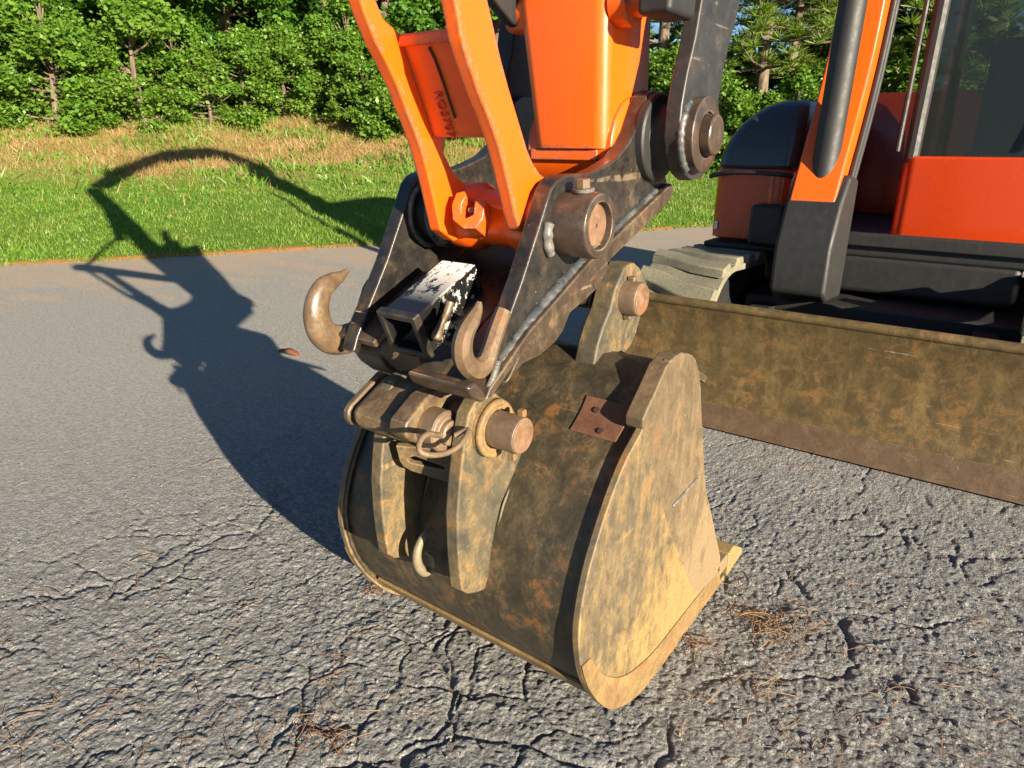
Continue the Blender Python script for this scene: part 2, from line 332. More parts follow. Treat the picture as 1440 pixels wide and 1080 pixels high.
def vnoise(x, y, cell, k=0):
    gx = np.floor(x / cell).astype(np.int64); gy = np.floor(y / cell).astype(np.int64); fx = x / cell - gx; fy = y / cell - gy
    fx = fx * fx * (3 - 2 * fx); fy = fy * fy * (3 - 2 * fy)
    a = hash2(gx, gy, k); b = hash2(gx + 1, gy, k); c = hash2(gx, gy + 1, k); d = hash2(gx + 1, gy + 1, k)
    return (a * (1 - fx) + b * fx) * (1 - fy) + (c * (1 - fx) + d * fx) * fy
def fbm(x, y, cell, k=0, o=4):
    s = 0; a = 1; t = 0
    for i in range(o): s = s + a * vnoise(x, y, cell / 2 ** i, k + i * 31); t += a; a *= 0.55
    return s / t
def crack_field(x, y):
    wx = x + (fbm(x, y, .16, 5) - .5) * .16; wy = y + (fbm(x, y, .16, 9) - .5) * .16
    a1, a2, _ = worley(wx, wy, .42, 3); b1, b2, _ = worley(wx, wy, .15, 8)
    zone = np.clip((fbm(x, y, 1.1, 77, 2) - .36) * 5, 0, 1)
    c = np.exp(-((a2 - a1) * .42 / .010) ** 2) + .8 * zone * np.exp(-((b2 - b1) * .15 / .006) ** 2)
    return np.clip(c * np.clip((fbm(x, y, .3, 61, 3) - .36) * 5, 0, 1), 0, 1)
STONE = {}
def asphalt_h(x, y):
    big = (fbm(x, y, .5, 21, 3) - .5) * .012
    wx = x + (vnoise(x, y, .012, 41) - .5) * .008; wy = y + (vnoise(x, y, .012, 43) - .5) * .008
    f1, f2, i1 = worley(wx, wy, .0185, 1, 1.0); g1, g2, i2 = worley(wx + 3, wy, .0115, 2, 1.0)
    stone = np.where(i1 > .30, np.clip(1.25 - f1 * 1.7, 0, 1) ** .55 * (.35 + .65 * i1), 0) * .0064
    small = np.clip(1 - g1 * 1.3, 0, 1) ** .7 * (.3 + .7 * i2) * .0030
    e1 = np.clip((f2 - f1) * 2.6, 0, 1) ** .75; e2 = np.clip((g2 - g1) * 2.4, 0, 1) ** .75
    stone = e1 * (.12 + .88 * i1) * .0046 * (i1 > .22); small = e2 * (.1 + .9 * i2) * .0030
    STONE['v'] = np.clip(np.maximum(stone, small * 1.2) / .0044, 0, 1) * (1 - .9 * crack_field(x, y))
    h = np.maximum(stone, small) + (fbm(x, y, .03, 51, 3) - .5) * .0036 + big
    return h - crack_field(x, y) * .0085
def grid_mesh(name, X, Y, Z):
    ny, nx = X.shape; co = np.stack([X, Y, Z], -1).reshape(-1, 3).astype(np.float32)
    me = bpy.data.meshes.new(name); me.vertices.add(len(co)); me.vertices.foreach_set('co', co.ravel())
    i = (np.arange(ny - 1)[:, None] * nx + np.arange(nx - 1)[None, :]).ravel()
    q = np.stack([i, i + 1, i + nx + 1, i + nx], -1).astype(np.int32); nq = len(q)
    me.loops.add(nq * 4); me.loops.foreach_set('vertex_index', q.ravel()); me.polygons.add(nq)
    me.polygons.foreach_set('loop_start', np.arange(0, nq * 4, 4, dtype=np.int32)); me.polygons.foreach_set('loop_total', np.full(nq, 4, np.int32))
    me.polygons.foreach_set('use_smooth', np.ones(nq, bool)); me.update(calc_edges=True); return me
def grade2(lo, hi, step, a, b):
    left = [lo]; s = step
    while left[-1] > a: s *= 1.012 if s < .03 else 1.12; left.append(left[-1] - s)
    right = [hi]; s = step
    while right[-1] < b: s *= 1.012 if s < .03 else 1.12; right.append(right[-1] + s)
    return np.array(left[::-1] + list(np.arange(lo + step, hi - step * .5, step)) + right)
xs = grade2(-1.35, -.02, .0034, -70, 70); ys = grade2(0.40, 1.55, .0034, -60, 70)
GX, GY = np.meshgrid(xs, ys)
GZ = asphalt_h(GX, GY); SV = STONE['v']; sp = np.maximum(np.gradient(xs)[None, :], np.gradient(ys)[:, None]); fade = np.clip(1.6 - sp / .012, 0, 1)
GZ = GZ * fade; SV = SV * fade + .5 * (1 - fade)
def asphalt_mat():
    t = NT('old_cracked_asphalt')
    v = t.n('ShaderNodeTexVoronoi'); v.inputs['Scale'].default_value = 75; t.lk(t.co, v.inputs['Vector'])
    v2 = t.n('ShaderNodeTexVoronoi'); v2.inputs['Scale'].default_value = 150; t.lk(t.co, v2.inputs['Vector'])
    sp = t.n('ShaderNodeSeparateXYZ'); t.lk(t.co, sp.inputs[0])
    bw = t.n('ShaderNodeSeparateColor'); t.lk(v.outputs['Color'], bw.inputs[0])
    bw2 = t.n('ShaderNodeSeparateColor'); t.lk(v2.outputs['Color'], bw2.inputs[0])
    big = t.noise(1.3, 5, 0.6); mid = t.noise(11, 6, 0.7); fine = t.noise(230, 4, 0.7)
    c = t.mix(bw.outputs[0], (0.098, 0.110, 0.126), (0.30, 0.315, 0.33))
    at_ = t.n('ShaderNodeAttribute'); at_.attribute_name = 'stone'; c = t.mix(t.ramp(at_.outputs['Fac'], 0.05, 0.48, 0.88, 0.0), c, (0.028, 0.030, 0.034)); c = t.mix(t.ramp(at_.outputs['Fac'], 0.55, 0.95, 0.0, 0.5), c, (0.40, 0.41, 0.42))
    c = t.mix(t.ramp(bw2.outputs[1], 0.82, 0.86, 0, 0.8), c, (0.46, 0.44, 0.39))
    c = t.mix(t.ramp(fine, 0.38, 0.62, 0.75, 0.0), c, (0.03, 0.031, 0.034))
    c = t.mix(t.ramp(mid, 0.45, 0.75, 0, 0.35), c, (0.11, 0.11, 0.11))
    sp2 = t.noise(26, 5, 0.85); c = t.mix(t.ramp(sp2, 0.5, 0.62, 0.0, 0.45), c, (0.40, 0.40, 0.39)); c = t.mix(t.ramp(sp2, 0.36, 0.46, 0.5, 0.0), c, (0.07, 0.072, 0.075))
    # distant part: mixed to a lighter colour, drifts of pine straw along the lawn (real litter)
    dn = t.n('ShaderNodeVectorMath', operation='DOT_PRODUCT'); t.lk(t.co, dn.inputs[0]); dn.inputs[1].default_value = (LN.x, LN.y, 0)
    d = t.math('SUBTRACT', dn.outputs['Value'], LD0)
    st = t.n('ShaderNodeMapping'); st.inputs['Rotation'].default_value = (0, 0, -LROT); st.inputs['Scale'].default_value = (0.7, 2.4, 1); t.lk(t.co, st.inputs[0])
    sn = t.noise(1.6, 7, 0.72, co=st.outputs[0]); edge = t.ramp(d, -3.0, -0.05)
    lit = t.math('MULTIPLY', t.ramp(t.math('ADD', sn, t.math('MULTIPLY', edge, 0.32)), 0.62, 0.72), t.ramp(fine, 0.3, 0.55, 0.4, 0.9))
    c = t.mix(t.math('MULTIPLY', lit, t.ramp(d, -7.0, -4.5)), c, (0.46, 0.24, 0.095))
    c = t.mix(t.ramp(d, -8.5, -4.0, 0, 0.60), c, (0.44, 0.41, 0.36))
    fs = t.noise(60, 4, 0.85); c = t.mix(t.ramp(fs, 0.38, 0.50, 0.55, 0.0), c, (0.09, 0.095, 0.10))
    h = t.math('ADD', t.math('ADD', t.ramp(v.outputs['Distance'], 0.1, 0.55, 1, 0), t.ramp(v2.outputs['Distance'], 0.1, 0.6, 0.8, 0)), t.math('MULTIPLY', fine, 1.2))
    h2 = t.math('ADD', h, t.math('MULTIPLY', t.noise(38, 7, 0.8), 4.0))
    return t.finish(c, t.ramp(fine, 0.3, 0.7, 0.5, 0.8), 0, t.bump(h2, 0.8, 0.006), spec=0.45)
E0 = hit(315, 356, 2, 0.0); E1 = hit(1000, 318, 2, 0.0)          # two points on the lawn's edge
LT = (E1 - E0); LT.z = 0; LT.normalize(); LN = Vector((-LT.y, LT.x, 0)); LD0 = LN.dot(E0); LROT = math.atan2(LT.y, LT.x)
ame = grid_mesh('asphalt', GX, GY, GZ); sa = ame.attributes.new('stone', 'FLOAT', 'POINT'); sa.data.foreach_set('value', SV.astype(np.float32).ravel())
asph = link('asphalt', ame, asphalt_mat(), smooth=0); tag(asph, kind='structure', label='old grey cracked asphalt with coarse exposed stones')

def bank(s, d):
    s = np.asarray(s, float); d = np.asarray(d, float)
    near = np.clip((s - 1.0) / 7.0, 0, 1)                           # the bank comes closer towards the right
    toe = 7.6 - 2.6 * near
    z = .02 + .075 * np.clip(d, 0, None) + np.clip(d - toe, 0, 6) ** 1.45 * .105
    z = z + (fbm(s + 50, d + 50, 2.3, 3, 3) - .5) * .22 * np.clip(d / 3, 0, 1) + (fbm(s + 50, d + 50, .5, 13, 3) - .5) * .10 * np.clip(d / 1.0, 0, 1)
    return z - np.clip(-d, 0, .4) * .3
def lawn_xy(s, d): return E0.x + LT.x * s + LN.x * d, E0.y + LT.y * s + LN.y * d
ss = np.concatenate([np.arange(-60, -12, 2.5), np.arange(-12, 22, .16), np.arange(22, 90, 2.5)])
dd = np.concatenate([np.array([-.12, 0, .06]), np.arange(.16, 14, .16), np.arange(14, 80, 2.5)])
S, D = np.meshgrid(ss, dd); wob = (fbm(S + 90, S * 0 + 3, 1.1, 5, 3) - .5) * .35 + (fbm(S + 90, S * 0 + 3, .16, 6, 3) - .5) * .12
LX, LY = lawn_xy(S, D + wob * np.clip(1 - D / 3, 0, 1)); LZ = bank(S, D); LZ[0, :] = -.05
def lawn_mat():
    t = NT('lawn_soil'); dn = t.n('ShaderNodeVectorMath', operation='DOT_PRODUCT'); t.lk(t.co, dn.inputs[0]); dn.inputs[1].default_value = (LN.x, LN.y, 0)
    d = t.math('SUBTRACT', dn.outputs['Value'], LD0); big = t.noise(.7, 6, .7); f = t.noise(7, 7, .75)
    c = t.mix(t.ramp(f, .3, .7), (.055, .13, .014), (.12, .20, .028))
    k = t.ramp(t.math('ADD', t.math('ADD', d, t.math('MULTIPLY', big, 6.0)), t.math('MULTIPLY', f, 2.0)), 9.2, 11.6)
    c = t.mix(k, c, t.mix(f, (.26, .15, .06), (.36, .24, .11)))
    c = t.mix(t.ramp(t.math('SUBTRACT', d, t.math('MULTIPLY', f, .5)), -.1, -.32), c, (.30, .14, .05))
    return t.finish(c, .95, 0, t.bump(f, .6, .05), spec=.1)
link('lawn', grid_mesh('lawn', LX, LY, LZ), lawn_mat(), smooth=0)['kind'] = 'structure'
bpy.data.objects['lawn']['label'] = 'green lawn rising to a dry brown bank beside the asphalt'

# blades, weeds, litter: one object each
def quads(name, P, DIR, SIDE, mat, taper=0.15, bend=None):
    """triangle-ish blades: P base, DIR tip vector, SIDE half width vector"""
    n = len(P); b = bend if bend is not None else 0
    v = np.empty((n, 4, 3), np.float32); v[:, 0] = P - SIDE; v[:, 1] = P + SIDE; v[:, 2] = P + DIR + SIDE * taper; v[:, 3] = P + DIR - SIDE * taper
    me = bpy.data.meshes.new(name); me.vertices.add(4 * n); me.vertices.foreach_set('co', v.ravel())
    me.loops.add(4 * n); me.loops.foreach_set('vertex_index', np.arange(4 * n, dtype=np.int32)); me.polygons.add(n)
    me.polygons.foreach_set('loop_start', np.arange(0, 4 * n, 4, dtype=np.int32)); me.polygons.foreach_set('loop_total', np.full(n, 4, np.int32))
    me.update(calc_edges=True); me.materials.append(mat); return me
def scatter(n, s0, s1, d0, d1, hmin, hmax, wid, lean, power=1.0, dens=None):
    s = rng.uniform(s0, s1, n); d = d0 + (d1 - d0) * rng.random(n) ** power
    if dens is not None:
        k = rng.random(n) < dens(s, d); s = s[k]; d = d[k]
    n = len(s); x, y = lawn_xy(s, d); P = np.stack([x, y, bank(s, d) - .01], -1)
    a = rng.uniform(0, 2 * np.pi, n); h = rng.uniform(hmin, hmax, n) * (.7 + .6 * fbm(s + 40, d + 40, .35, 4, 2))
    l = rng.uniform(0, lean, n) * h; b = rng.uniform(0, 2 * np.pi, n)
    DIR = np.stack([l * np.cos(b), l * np.sin(b), h], -1); SIDE = np.stack([np.cos(a), np.sin(a), 0 * a], -1) * (wid * rng.uniform(.6, 1.3, n))[:, None]
    return P, DIR, SIDE
def brown(s, d): return np.clip((d + 4.5 * (fbm(s + 70, d + 70, 1.6, 8, 3) - .5) - (6.6 - 2.0 * np.clip((s - 1) / 7, 0, 1))) * .6, 0, 1)
def add_stuff(name, me, label):
    o = bpy.data.objects.new(name, me); C.objects.link(o); tag(o, label, name.replace('_', ' '), kind='stuff'); return o
g1 = scatter(240000, -9, 17, -.22, 10, .02, .058, .006, .9, 1.35, lambda s, d: (1 - .93 * brown(s, d)) * np.clip((d + .22 + .5 * (fbm(s + 20, d + 20, .5, 44, 3) - .5)) * 4, 0, 1))
add_stuff('grass', quads('grass', *g1, M['grass']), 'short green lawn grass between the asphalt and the dry bank')
g0 = scatter(14000, -9, 17, -.3, 9, .02, .07, .006, 1.6, 1.2, lambda s, d: np.clip((fbm(s + 60, d + 60, .6, 33, 3) - .46) * 6 + np.exp(-(d / .35) ** 2), 0, 1))
add_stuff('straw', quads('straw', *g0, M['dry']), 'dead straw blades mixed into the lawn and along its edge')
g2 = scatter(120000, -10, 19, 3.0, 13.5, .04, .20, .008, 1.3, .8, lambda s, d: .05 + .95 * brown(s, d))
add_stuff('dry_grass', quads('dry_grass', *g2, M['dry']), 'straw brown dry grass on the bank below the trees')
g3 = scatter(45000, -10, 19, 4.5, 13.5, .04, .17, .020, 1.2, .7, lambda s, d: np.clip((fbm(s + 30, d + 30, .8, 18, 3) - .45) * 5, 0, 1))
add_stuff('weeds', quads('weeds', *g3, M['leaf2'], .5), 'green weeds scattered over the dry bank')
# ================================================================== BUCKET (hung in the coupler, can be lifted away)
def root(name, loc, label, cat, group=None):
    o = bpy.data.objects.new(name, None); C.objects.link(o); o.location = loc; o.empty_display_size = .2; return tag(o, label, cat, group)
bucket = root('excavator_bucket', (-.742, 1.15, 0), 'brown dirt-caked steel digging bucket standing on the asphalt below the excavator arm', 'excavator bucket')
XR, XL = -.445, -1.04
plate_px = [(943, 507), (925, 550), (906, 600), (880, 650), (855, 715), (832, 790), (819, 850), (814, 900), (820, 950), (835, 980), (857, 993), (890, 982), (913, 958), (937, 928), (967, 887), (1017, 810)]
pf = T(plate_px, XR); pf = [(y, max(z, .004 if y > 1.02 else z)) for y, z in pf]
pf[10:] = [(.908, .088), (.965, .046), (1.035, .016), (1.12, .004), (1.30, .004), (1.515, .012)]
pf[9] = (.850, .161)
curve = spline(pf, 6)
mouth = T([(1013, 773), (1002, 727), (993, 685), (990, 638), (987, 578), (985, 534), (978, 504), (964, 496), (955, 498)], XR)
mouth = [(1.50, .10)] + mouth[1:]
plate = curve + spline(mouth, 3)
shell_c = spline(pf[:1] + pf[1:], 6)
def inset(curve, d):
    out = []; n = len(curve)
    for i, p in enumerate(curve):
        a = Vector(curve[max(0, i - 1)]); b = Vector(curve[min(n - 1, i + 1)]); t = (b - a).normalized(); nn = Vector((-t.y, t.x)); out.append((p[0] + nn.x * d, p[1] + nn.y * d))
    return out
top_ext = [(1.30, .655), (1.215, .700), (1.15, .722), (1.10, .728)]
base = top_ext + [p for p in curve if p[1] < .712 or p[0] > 1.2][1:]
outer = inset(base, .014); inner = inset(base, .028)
shell = prism('shell', outer + inner[::-1], XL + .010, XR - .010, M['shell'], bucket, .001, 50)
for x0, x1 in ((XR - .014, XR), (XL, XL + .014)):
    prism('side_plate', plate, x0, x1, M['side'], bucket, .0025)
cut_px = [(965, 496), (952, 500), (938, 516), (924, 548), (912, 574), (905, 590), (905, 604), (913, 612), (919, 650), (930, 700), (941, 742), (968, 790), (1012, 812), (1012, 774), (1002, 727), (993, 685), (990, 638), (987, 578), (985, 534), (977, 503)]
cy = T(cut_px, XR + .0018); cy[11] = (1.33, .09); cy[12] = (1.5, .03)
for x0, x1 in ((XR - .034, XR + .0018), (XL - .0018, XL + .034)):
    prism('side_cutter', cy, x0, x1, M['cutter'], bucket, .004)
band_low = [p for p in spline(pf, 10) if p[1] < .275]
band_up = T([(1010, 795), (975, 842), (946, 884), (904, 919), (878, 930), (848, 957), (830, 935), (822, 900)], XR)
band_up = spline([(1.5, .06), (1.36, .070), (1.24, .074), (1.12, .078), (1.04, .094), (.965, .122), (.885, .185), (.828, .265)], 4)
prism('side_wear_strip', band_low + band_up, XR + .0005, XR + .0026, M['wear'], bucket, .0008)
prism('side_wear_strip', band_low + band_up, XL - .0035, XL - .0005, M['wear'], bucket, .001)
heel = [p for p in curve if p[1] < .17 and p[0] < 1.12]; ho = inset(heel, .007); hi_ = inset(heel, .0135)
prism('heel_wear_plate', ho + hi_[::-1], XL + .03, XR - .03, M['wear'], bucket, .001, 50)
prism('cutting_edge', [(1.40, .003), (1.555, .004), (1.55, .016), (1.41, .028)], XL, XR + .002, M['wear'], bucket, .003)
for i in range(5):
    xc = XR - .032 - i * (XR - XL - .064) / 4
    a = prism('tooth', [(1.46, .03), (1.60, .034), (1.585, .072), (1.50, .076)], xc - .032, xc + .032, M['cutter'], bucket, .004)
    prism('tooth_tip', [(1.565, .006), (1.69, .012), (1.675, .036), (1.60, .082), (1.56, .078)], xc - .036, xc + .036, M['side'], a, .004)
weld([(XR + .003, y, z) for y, z in T([(944, 711), (958, 695), (979, 672)], XR)], .0034, M['weld'], bucket, 20, .1)
# ears
ear_f = T([(698, 553), (712, 564), (724, 577), (731, 590), (735, 612), (728, 645), (715, 677), (700, 712), (692, 745), (686, 778), (684, 808), (683, 829), (672, 834), (658, 836), (649, 831), (646, 800), (644, 770), (643, 725), (646, 687), (650, 650), (654, 612), (659, 583), (668, 566), (682, 556)], -.645)
ear_f = [(y + (0.012 if 3 < i < 11 else 0), z) for i, (y, z) in enumerate(ear_f)]
prism('ear', ear_f, -.672, -.645, M['ear'], bucket, .004)
prism('ear', ear_f, -.852, -.825, M['ear'], bucket, .004)
ear_r = T([(879, 377), (885, 371), (893, 369), (901, 377), (907, 387), (911, 400), (909, 420), (902, 444), (896, 467), (888, 487), (877, 500), (860, 512), (845, 527), (836, 530), (835, 515), (838, 500), (841, 485), (849, 459), (859, 435), (866, 407)], -.595)
prism('ear', ear_r, -.640, -.595, M['ear'], bucket, .005)
prism('ear', ear_r, -.890, -.845, M['ear'], bucket, .005)
# pins through the ears (front A, rear B)
A = tuple(hit(690, 600, 0, -.645))[1:]; B = tuple(hit(880, 418, 0, -.595))[1:]
pA = lathe('front_pin', A, [(-.92, .028), (-.905, .031), (-.585, .0315), (-.5785, .030)], M['pin'], bucket)
lathe('pin_end', A, [(-.5783, .0285), (-.5770, .0280)], M['pin_face'], pA)
lathe('pin_collar', A, [(-.646, .0500), (-.634, .0495), (-.630, .0465), (-.630, .0340), (-.640, .0335)], M['wear'], bucket, 40)
sweep('pin_collar', [(-.634, A[0] + .0445 * math.cos(a), A[1] + .0445 * math.sin(a)) for a in [R(70 + 10 * i) for i in range(24)]], .0068, M['wear'], bucket, 10, lump=.06)
for a in (250, 70): rotbox('locking_stub', (-.590, A[0] + .036 * math.cos(R(a)), A[1] + .036 * math.sin(R(a))), (.014, .012, .014), ((1, 0, 0), (0, 1, 0), (0, 0, 1)), M['wear'], bucket, .003)
pB = lathe('rear_pin', B, [(-.96, .030), (-.95, .033), (-.567, .0335), (-.560, .031)], M['pin'], bucket)
lathe('pin_end', B, [(-.5598, .0295), (-.5585, .029)], M['pin_face'], pB)
for a in (265, 80): rotbox('locking_stub', (-.586, B[0] + .036 * math.cos(R(a)), B[1] + .036 * math.sin(R(a))), (.016, .016, .012), ((1, 0, 0), (0, 1, 0), (0, 0, 1)), M['pin'], bucket, .003)
# rusty welded patch on the shell, holes and chips on the heel
seg = [p for p in base if .618 < p[1] < .674 and p[0] < 1.1]; so = inset(seg, .0112); si = inset(seg, .018)
patch = prism('weld_patch', so + si[::-1], -.578, -.484, M['patch'], bucket, .002)
for x, k in ((-.546, .35), (-.520, .75)):
    q = so[int(len(so) * k)]; qi = so[min(len(so) - 1, int(len(so) * k) + 1)]; tt = Vector((0, qi[0] - q[0], qi[1] - q[1])).normalized()
    rod('plug_weld', Vector((x, q[0], q[1])), Vector((x, q[0], q[1])) + Vector((0, -tt.z * -.0, 0)) + Vector((1, 0, 0)).cross(tt) * -.003, .006, M['stain'], patch, 12)
for x in (-.985, -.955, -.925, -.84, -.76, -.735, -.66, -.56):
    q = ho[len(ho) // 2 + random.randint(0, 3)]
    rotbox('edge_chip', (x, q[0] - .002, q[1] - .002), (random.uniform(.006, .012), .006, .006), ((1, 0, 0), (0, .7, .7), (0, -.7, .7)), M['wear'], bucket, .002)
# lifting eye welded between the ears
ev = spline(T([(612, 740), (600, 752), (592, 772), (593, 790), (602, 801), (612, 795), (612, 780), (604, 774)], -.765), 5)
sweep('lifting_eye', [(-.765, y - .01, z) for y, z in ev], [.003 + .0062 * math.sin(math.pi * min(1, (i + 2) / len(ev))) for i in range(len(ev))], plain('pale_lifting_eye', (.17, .14, .085), .55), bucket, 12)
for x, ear0 in ((-.6435, ear_f), (-.8235, ear_f)):
    weld([(x, y + .004, z) for y, z in ear0[6:11]], .003, M['ear'], bucket, 40)
weld([(XR - .018, y, z) for y, z in inset(curve, .013)[4:60:6]], .0045, M['shell'], bucket, 70)
weld([(XL + .018, y, z) for y, z in inset(curve, .008)[4:60:6]], .0045, M['shell'], bucket, 70)

# ================================================================== EXCAVATOR
exc = root('excavator', (-.47, 3.6, 0), 'orange and black compact excavator with front blade and folded-down arm', 'excavator')
# ---- quick coupler
cR, cL = -.62, -.96
cp = [(683, 546), (690, 518), (700, 490), (722, 430), (735, 394), (757, 324), (768, 288), (774, 268), (782, 255), (796, 246), (812, 245), (829, 244), (846, 236), (868, 222), (884, 202), (893, 184), (899, 165), (906, 145)]
co1 = T(cp, cR)
Dp = tuple(hit(925, 194, 0, -.612))[1:]
hub_arc = [(Dp[0] + .088 * math.cos(R(a)), Dp[1] + .088 * math.sin(R(a))) for a in (122, 100, 80, 55, 30, 5, -20, -45)]
bot = T([(940, 264), (866, 330), (826, 375), (745, 470), (700, 528)], cR)
cout = co1[:-1] + hub_arc + bot
coup = prism('quick_coupler', cout, cR - .032, cR, M['coupler'], exc, .004)
prism('side_plate', cout, cL, cL + .032, M['coupler'], coup, .004)
fl = T([(690, 546), (745, 466), (826, 372), (945, 258), (949, 266), (940, 286), (859, 365), (745, 482), (691, 560), (683, 563)], cR + .020)
prism('base_plate', fl, cR - .075, cR + .020, M['coupler_low'], coup, .003)
fll = T([(704, 525), (745, 466), (826, 372), (945, 258), (949, 266), (940, 286), (859, 365), (745, 482), (708, 534)], cR + .020)
prism('base_plate', fll, cL - .02, cL + .075, M['coupler_low'], coup, .003)
flc = T([(738, 474), (826, 372), (945, 258), (949, 266), (940, 286), (859, 365), (747, 480)], cR + .020)
prism('floor_plate', flc, cL + .076, cR - .076, M['coupler'], coup, .003)
# front bar and rear hook cheeks
fb = T([(668, 537), (680, 548), (683, 563), (677, 566), (662, 560), (655, 545)], cR + .018)
prism('front_bar', fb, -.725, cR + .021, M['coupler_low'], coup, .006)
rh = T([(745, 470), (856, 366), (850, 400), (838, 408), (820, 425), (802, 440), (792, 466), (782, 480), (760, 500), (735, 512), (712, 540)], cR - .012)
prism('rear_cheek', rh, cR - .042, cR - .012, M['coupler_low'], coup, .003)
prism('rear_cheek', rh, cL + .012, cL + .042, M['coupler_low'], coup, .003)
brg = [(B[0] - .05, B[1] - .02), (B[0] + .055, B[1] - .01), (B[0] + .05, B[1] + .06), (B[0] - .03, B[1] + .07)]
prism('rear_block', brg, -.84, -.645, M['coupler_low'], coup, .01)
prism('inner_wall', [(Dp[0] - .16, Dp[1] - .13), (Dp[0] - .10, Dp[1] - .19), (Dp[0] - .40, Dp[1] - .37), (Dp[0] - .42, Dp[1] - .355)], cL + .03, cR - .03, M['coupler'], coup, .003)
# weld along the flange, rings of weld round the bosses
wp = [(cR + .002, y, z) for y, z in T([(688, 532), (738, 459), (784, 403), (820, 366)], cR)]
weld(wp, .0115, M['weld_dark'], coup, 60)
weld([(cR + .002, y, z) for y, z in T([(830, 358), (874, 312), (922, 268)], cR)], .008, M['weld_dark'], coup, 40)
weld([(cR + .012, y, z) for y, z in T([(682, 545), (688, 532), (693, 518), (697, 506)], cR + .006)], .0062, M['weld'], coup, 60, .12)
Lp = tuple(hit(845, 318, 0, -.553))[1:]
boss = lathe('link_pin_boss', Lp, [(cR - .002, .0540), (cR + .062, .0540), (cR + .067, .051), (cR + .0675, .0385), (cR + .054, .0375)], M['boss'], coup, 56)
lathe('link_pin', Lp, [(cR + .00, .0345), (cR + .057, .0345), (cR + .059, .0325)], M['pin_face'], coup)
lathe('pin_centre', Lp, [(cR + .0585, .004), (cR + .0595, .003)], M['stain'], coup, 12)
bt = Vector((cR + .034, Lp[0] - .004, Lp[1] + .053)); bd = Vector((.0, -.10, 1)).normalized()
rod('washer', bt, bt + bd * .006, .0185, M['weld'], coup, 24, .001)
rod('bolt_head', bt + bd * .006, bt + bd * .021, .0128, M['hook'], coup, 6, .0012)
vw = T([(772, 312), (770, 328), (771, 346), (775, 360)], cR + .005)
weld([(cR + .005, y, z) for y, z in vw], .010, M['weld'], coup, 14, .10)
weld([(cR + .004, y, z) for y, z in T([(833, 368), (840, 374), (844, 368)], cR)], .007, M['weld'], coup, 8)
lathe('link_pin_boss', Lp, [(cL - .02, .050), (cL + .002, .055)], M['boss'], coup, 40)
for x, rr_ in ((-.886, .057), (-.872, .055)):
    sweep('thrust_ring', [(x, Lp[0] + rr_ * math.cos(R(a)), Lp[1] + rr_ * math.sin(R(a))) for a in range(0, 361, 12)], .0065, M['weld_dark'], coup, 10, lump=.08)
lathe('spacer', Lp, [(-.93, .050), (-.85, .050)], M['frame'], coup, 40)
weld([(cL + .034, Lp[0] + .062 * math.cos(R(a)), Lp[1] + .062 * math.sin(R(a))) for a in range(120, 330, 20)], .006, M['weld_dark'], coup, 60)
# receiver tube
tf = hit(527, 440, 0, -.835); tr = hit(586, 450, 0, -.757)
front = Vector((-.796, (tf.y + tr.y) / 2, (tf.z + tr.z) / 2)); back = Vector((-.796, *tuple(hit(645, 368, 0, -.796))[1:]))
ax = (back - front).normalized(); up2 = Vector((1, 0, 0)).cross(ax); up2 = -up2 if up2.z < 0 else up2; LT2 = (back - front).length
hh = .078; tcen = front - up2 * hh / 2; tcen2 = tcen + ax * LT2
def sq_tube(name, c0, c1, w_, h_, th, mat, parent, bevel=.003, x_ax=Vector((1, 0, 0))):
    a = (c1 - c0).normalized(); u = x_ax.cross(a); u = -u if u.z < 0 else u; vs = []
    for c in (c0, c1):
        for s in (1.0, 0.0):
            for sx, sz in ((-1, -1), (1, -1), (1, 1), (-1, 1)): vs.append(c + x_ax * sx * (w_ / 2 - (1 - s) * th) + u * sz * (h_ / 2 - (1 - s) * th))
    fs = []
    for i in range(4):
        j = (i + 1) % 4; fs += [(i, j, 8 + j, 8 + i), (4 + j, 4 + i, 12 + i, 12 + j), (i, 4 + i, 4 + j, j), (8 + j, 12 + j, 12 + i, 8 + i)]
    return link(name, fixn(mesh(name, vs, fs)), mat, parent, 35, bevel)
tube = sq_tube('receiver_tube', tcen, tcen2, .080, hh, .009, M['tube'], coup, .0035)
sq_tube('tube_collar', tcen - ax * .002, tcen + ax * .014, .089, hh + .009, .012, M['coupler'], tube, .003)
# centre tongue hook between tube and right hook
th_ = T([(633, 425), (628, 440), (622, 452), (615, 470), (612, 478)], -.735)
sweep('tongue', [(-.735, y, z) for y, z in spline(th_, 4)], [.008, .008, .007, .007, .006, .006, .006, .006, .006, .006, .007, .008, .009, .009, .009, .008, .004], M['hook'], coup, 10)
# hooks
hp = T([(489, 380), (480, 388), (468, 395), (455, 405), (447, 422), (445, 442), (450, 462), (462, 475), (480, 478), (500, 473), (522, 470), (545, 478)], -1.0)
hr = [.004, .010, .016, .0205, .024, .0265, .028, .029, .029, .0295, .031, .033]
hpp = spline([(-1.0 + max(0, i - 9) * .012, y, z) for i, (y, z) in enumerate(hp)], 5); hrr = list(np.interp(np.linspace(0, 11, len(hpp)), range(12), hr))
sweep('lifting_hook', hpp, hrr, M['hook'], coup, 18, .70)
hb = T([(504, 452), (514, 430), (521, 406), (528, 393), (545, 392), (560, 440), (560, 490), (535, 510), (522, 500), (510, 480)], cL - .004)
prism('hook_mount', hb, cL - .030, cL - .002, M['coupler_low'], coup, .006)
hb2 = T([(500, 462), (514, 448), (530, 450), (548, 470), (552, 500), (545, 518), (520, 518), (503, 506), (492, 492), (494, 475)], cL - .036)
prism('hook_mount', hb2, cL - .036, cL + .05, M['coupler_low'], coup, .010)
h2 = T([(674, 424), (671, 436), (664, 450), (655, 466), (650, 484), (651, 502), (659, 515), (671, 519), (682, 510), (689, 492), (696, 470), (703, 450), (708, 436)], -.622)
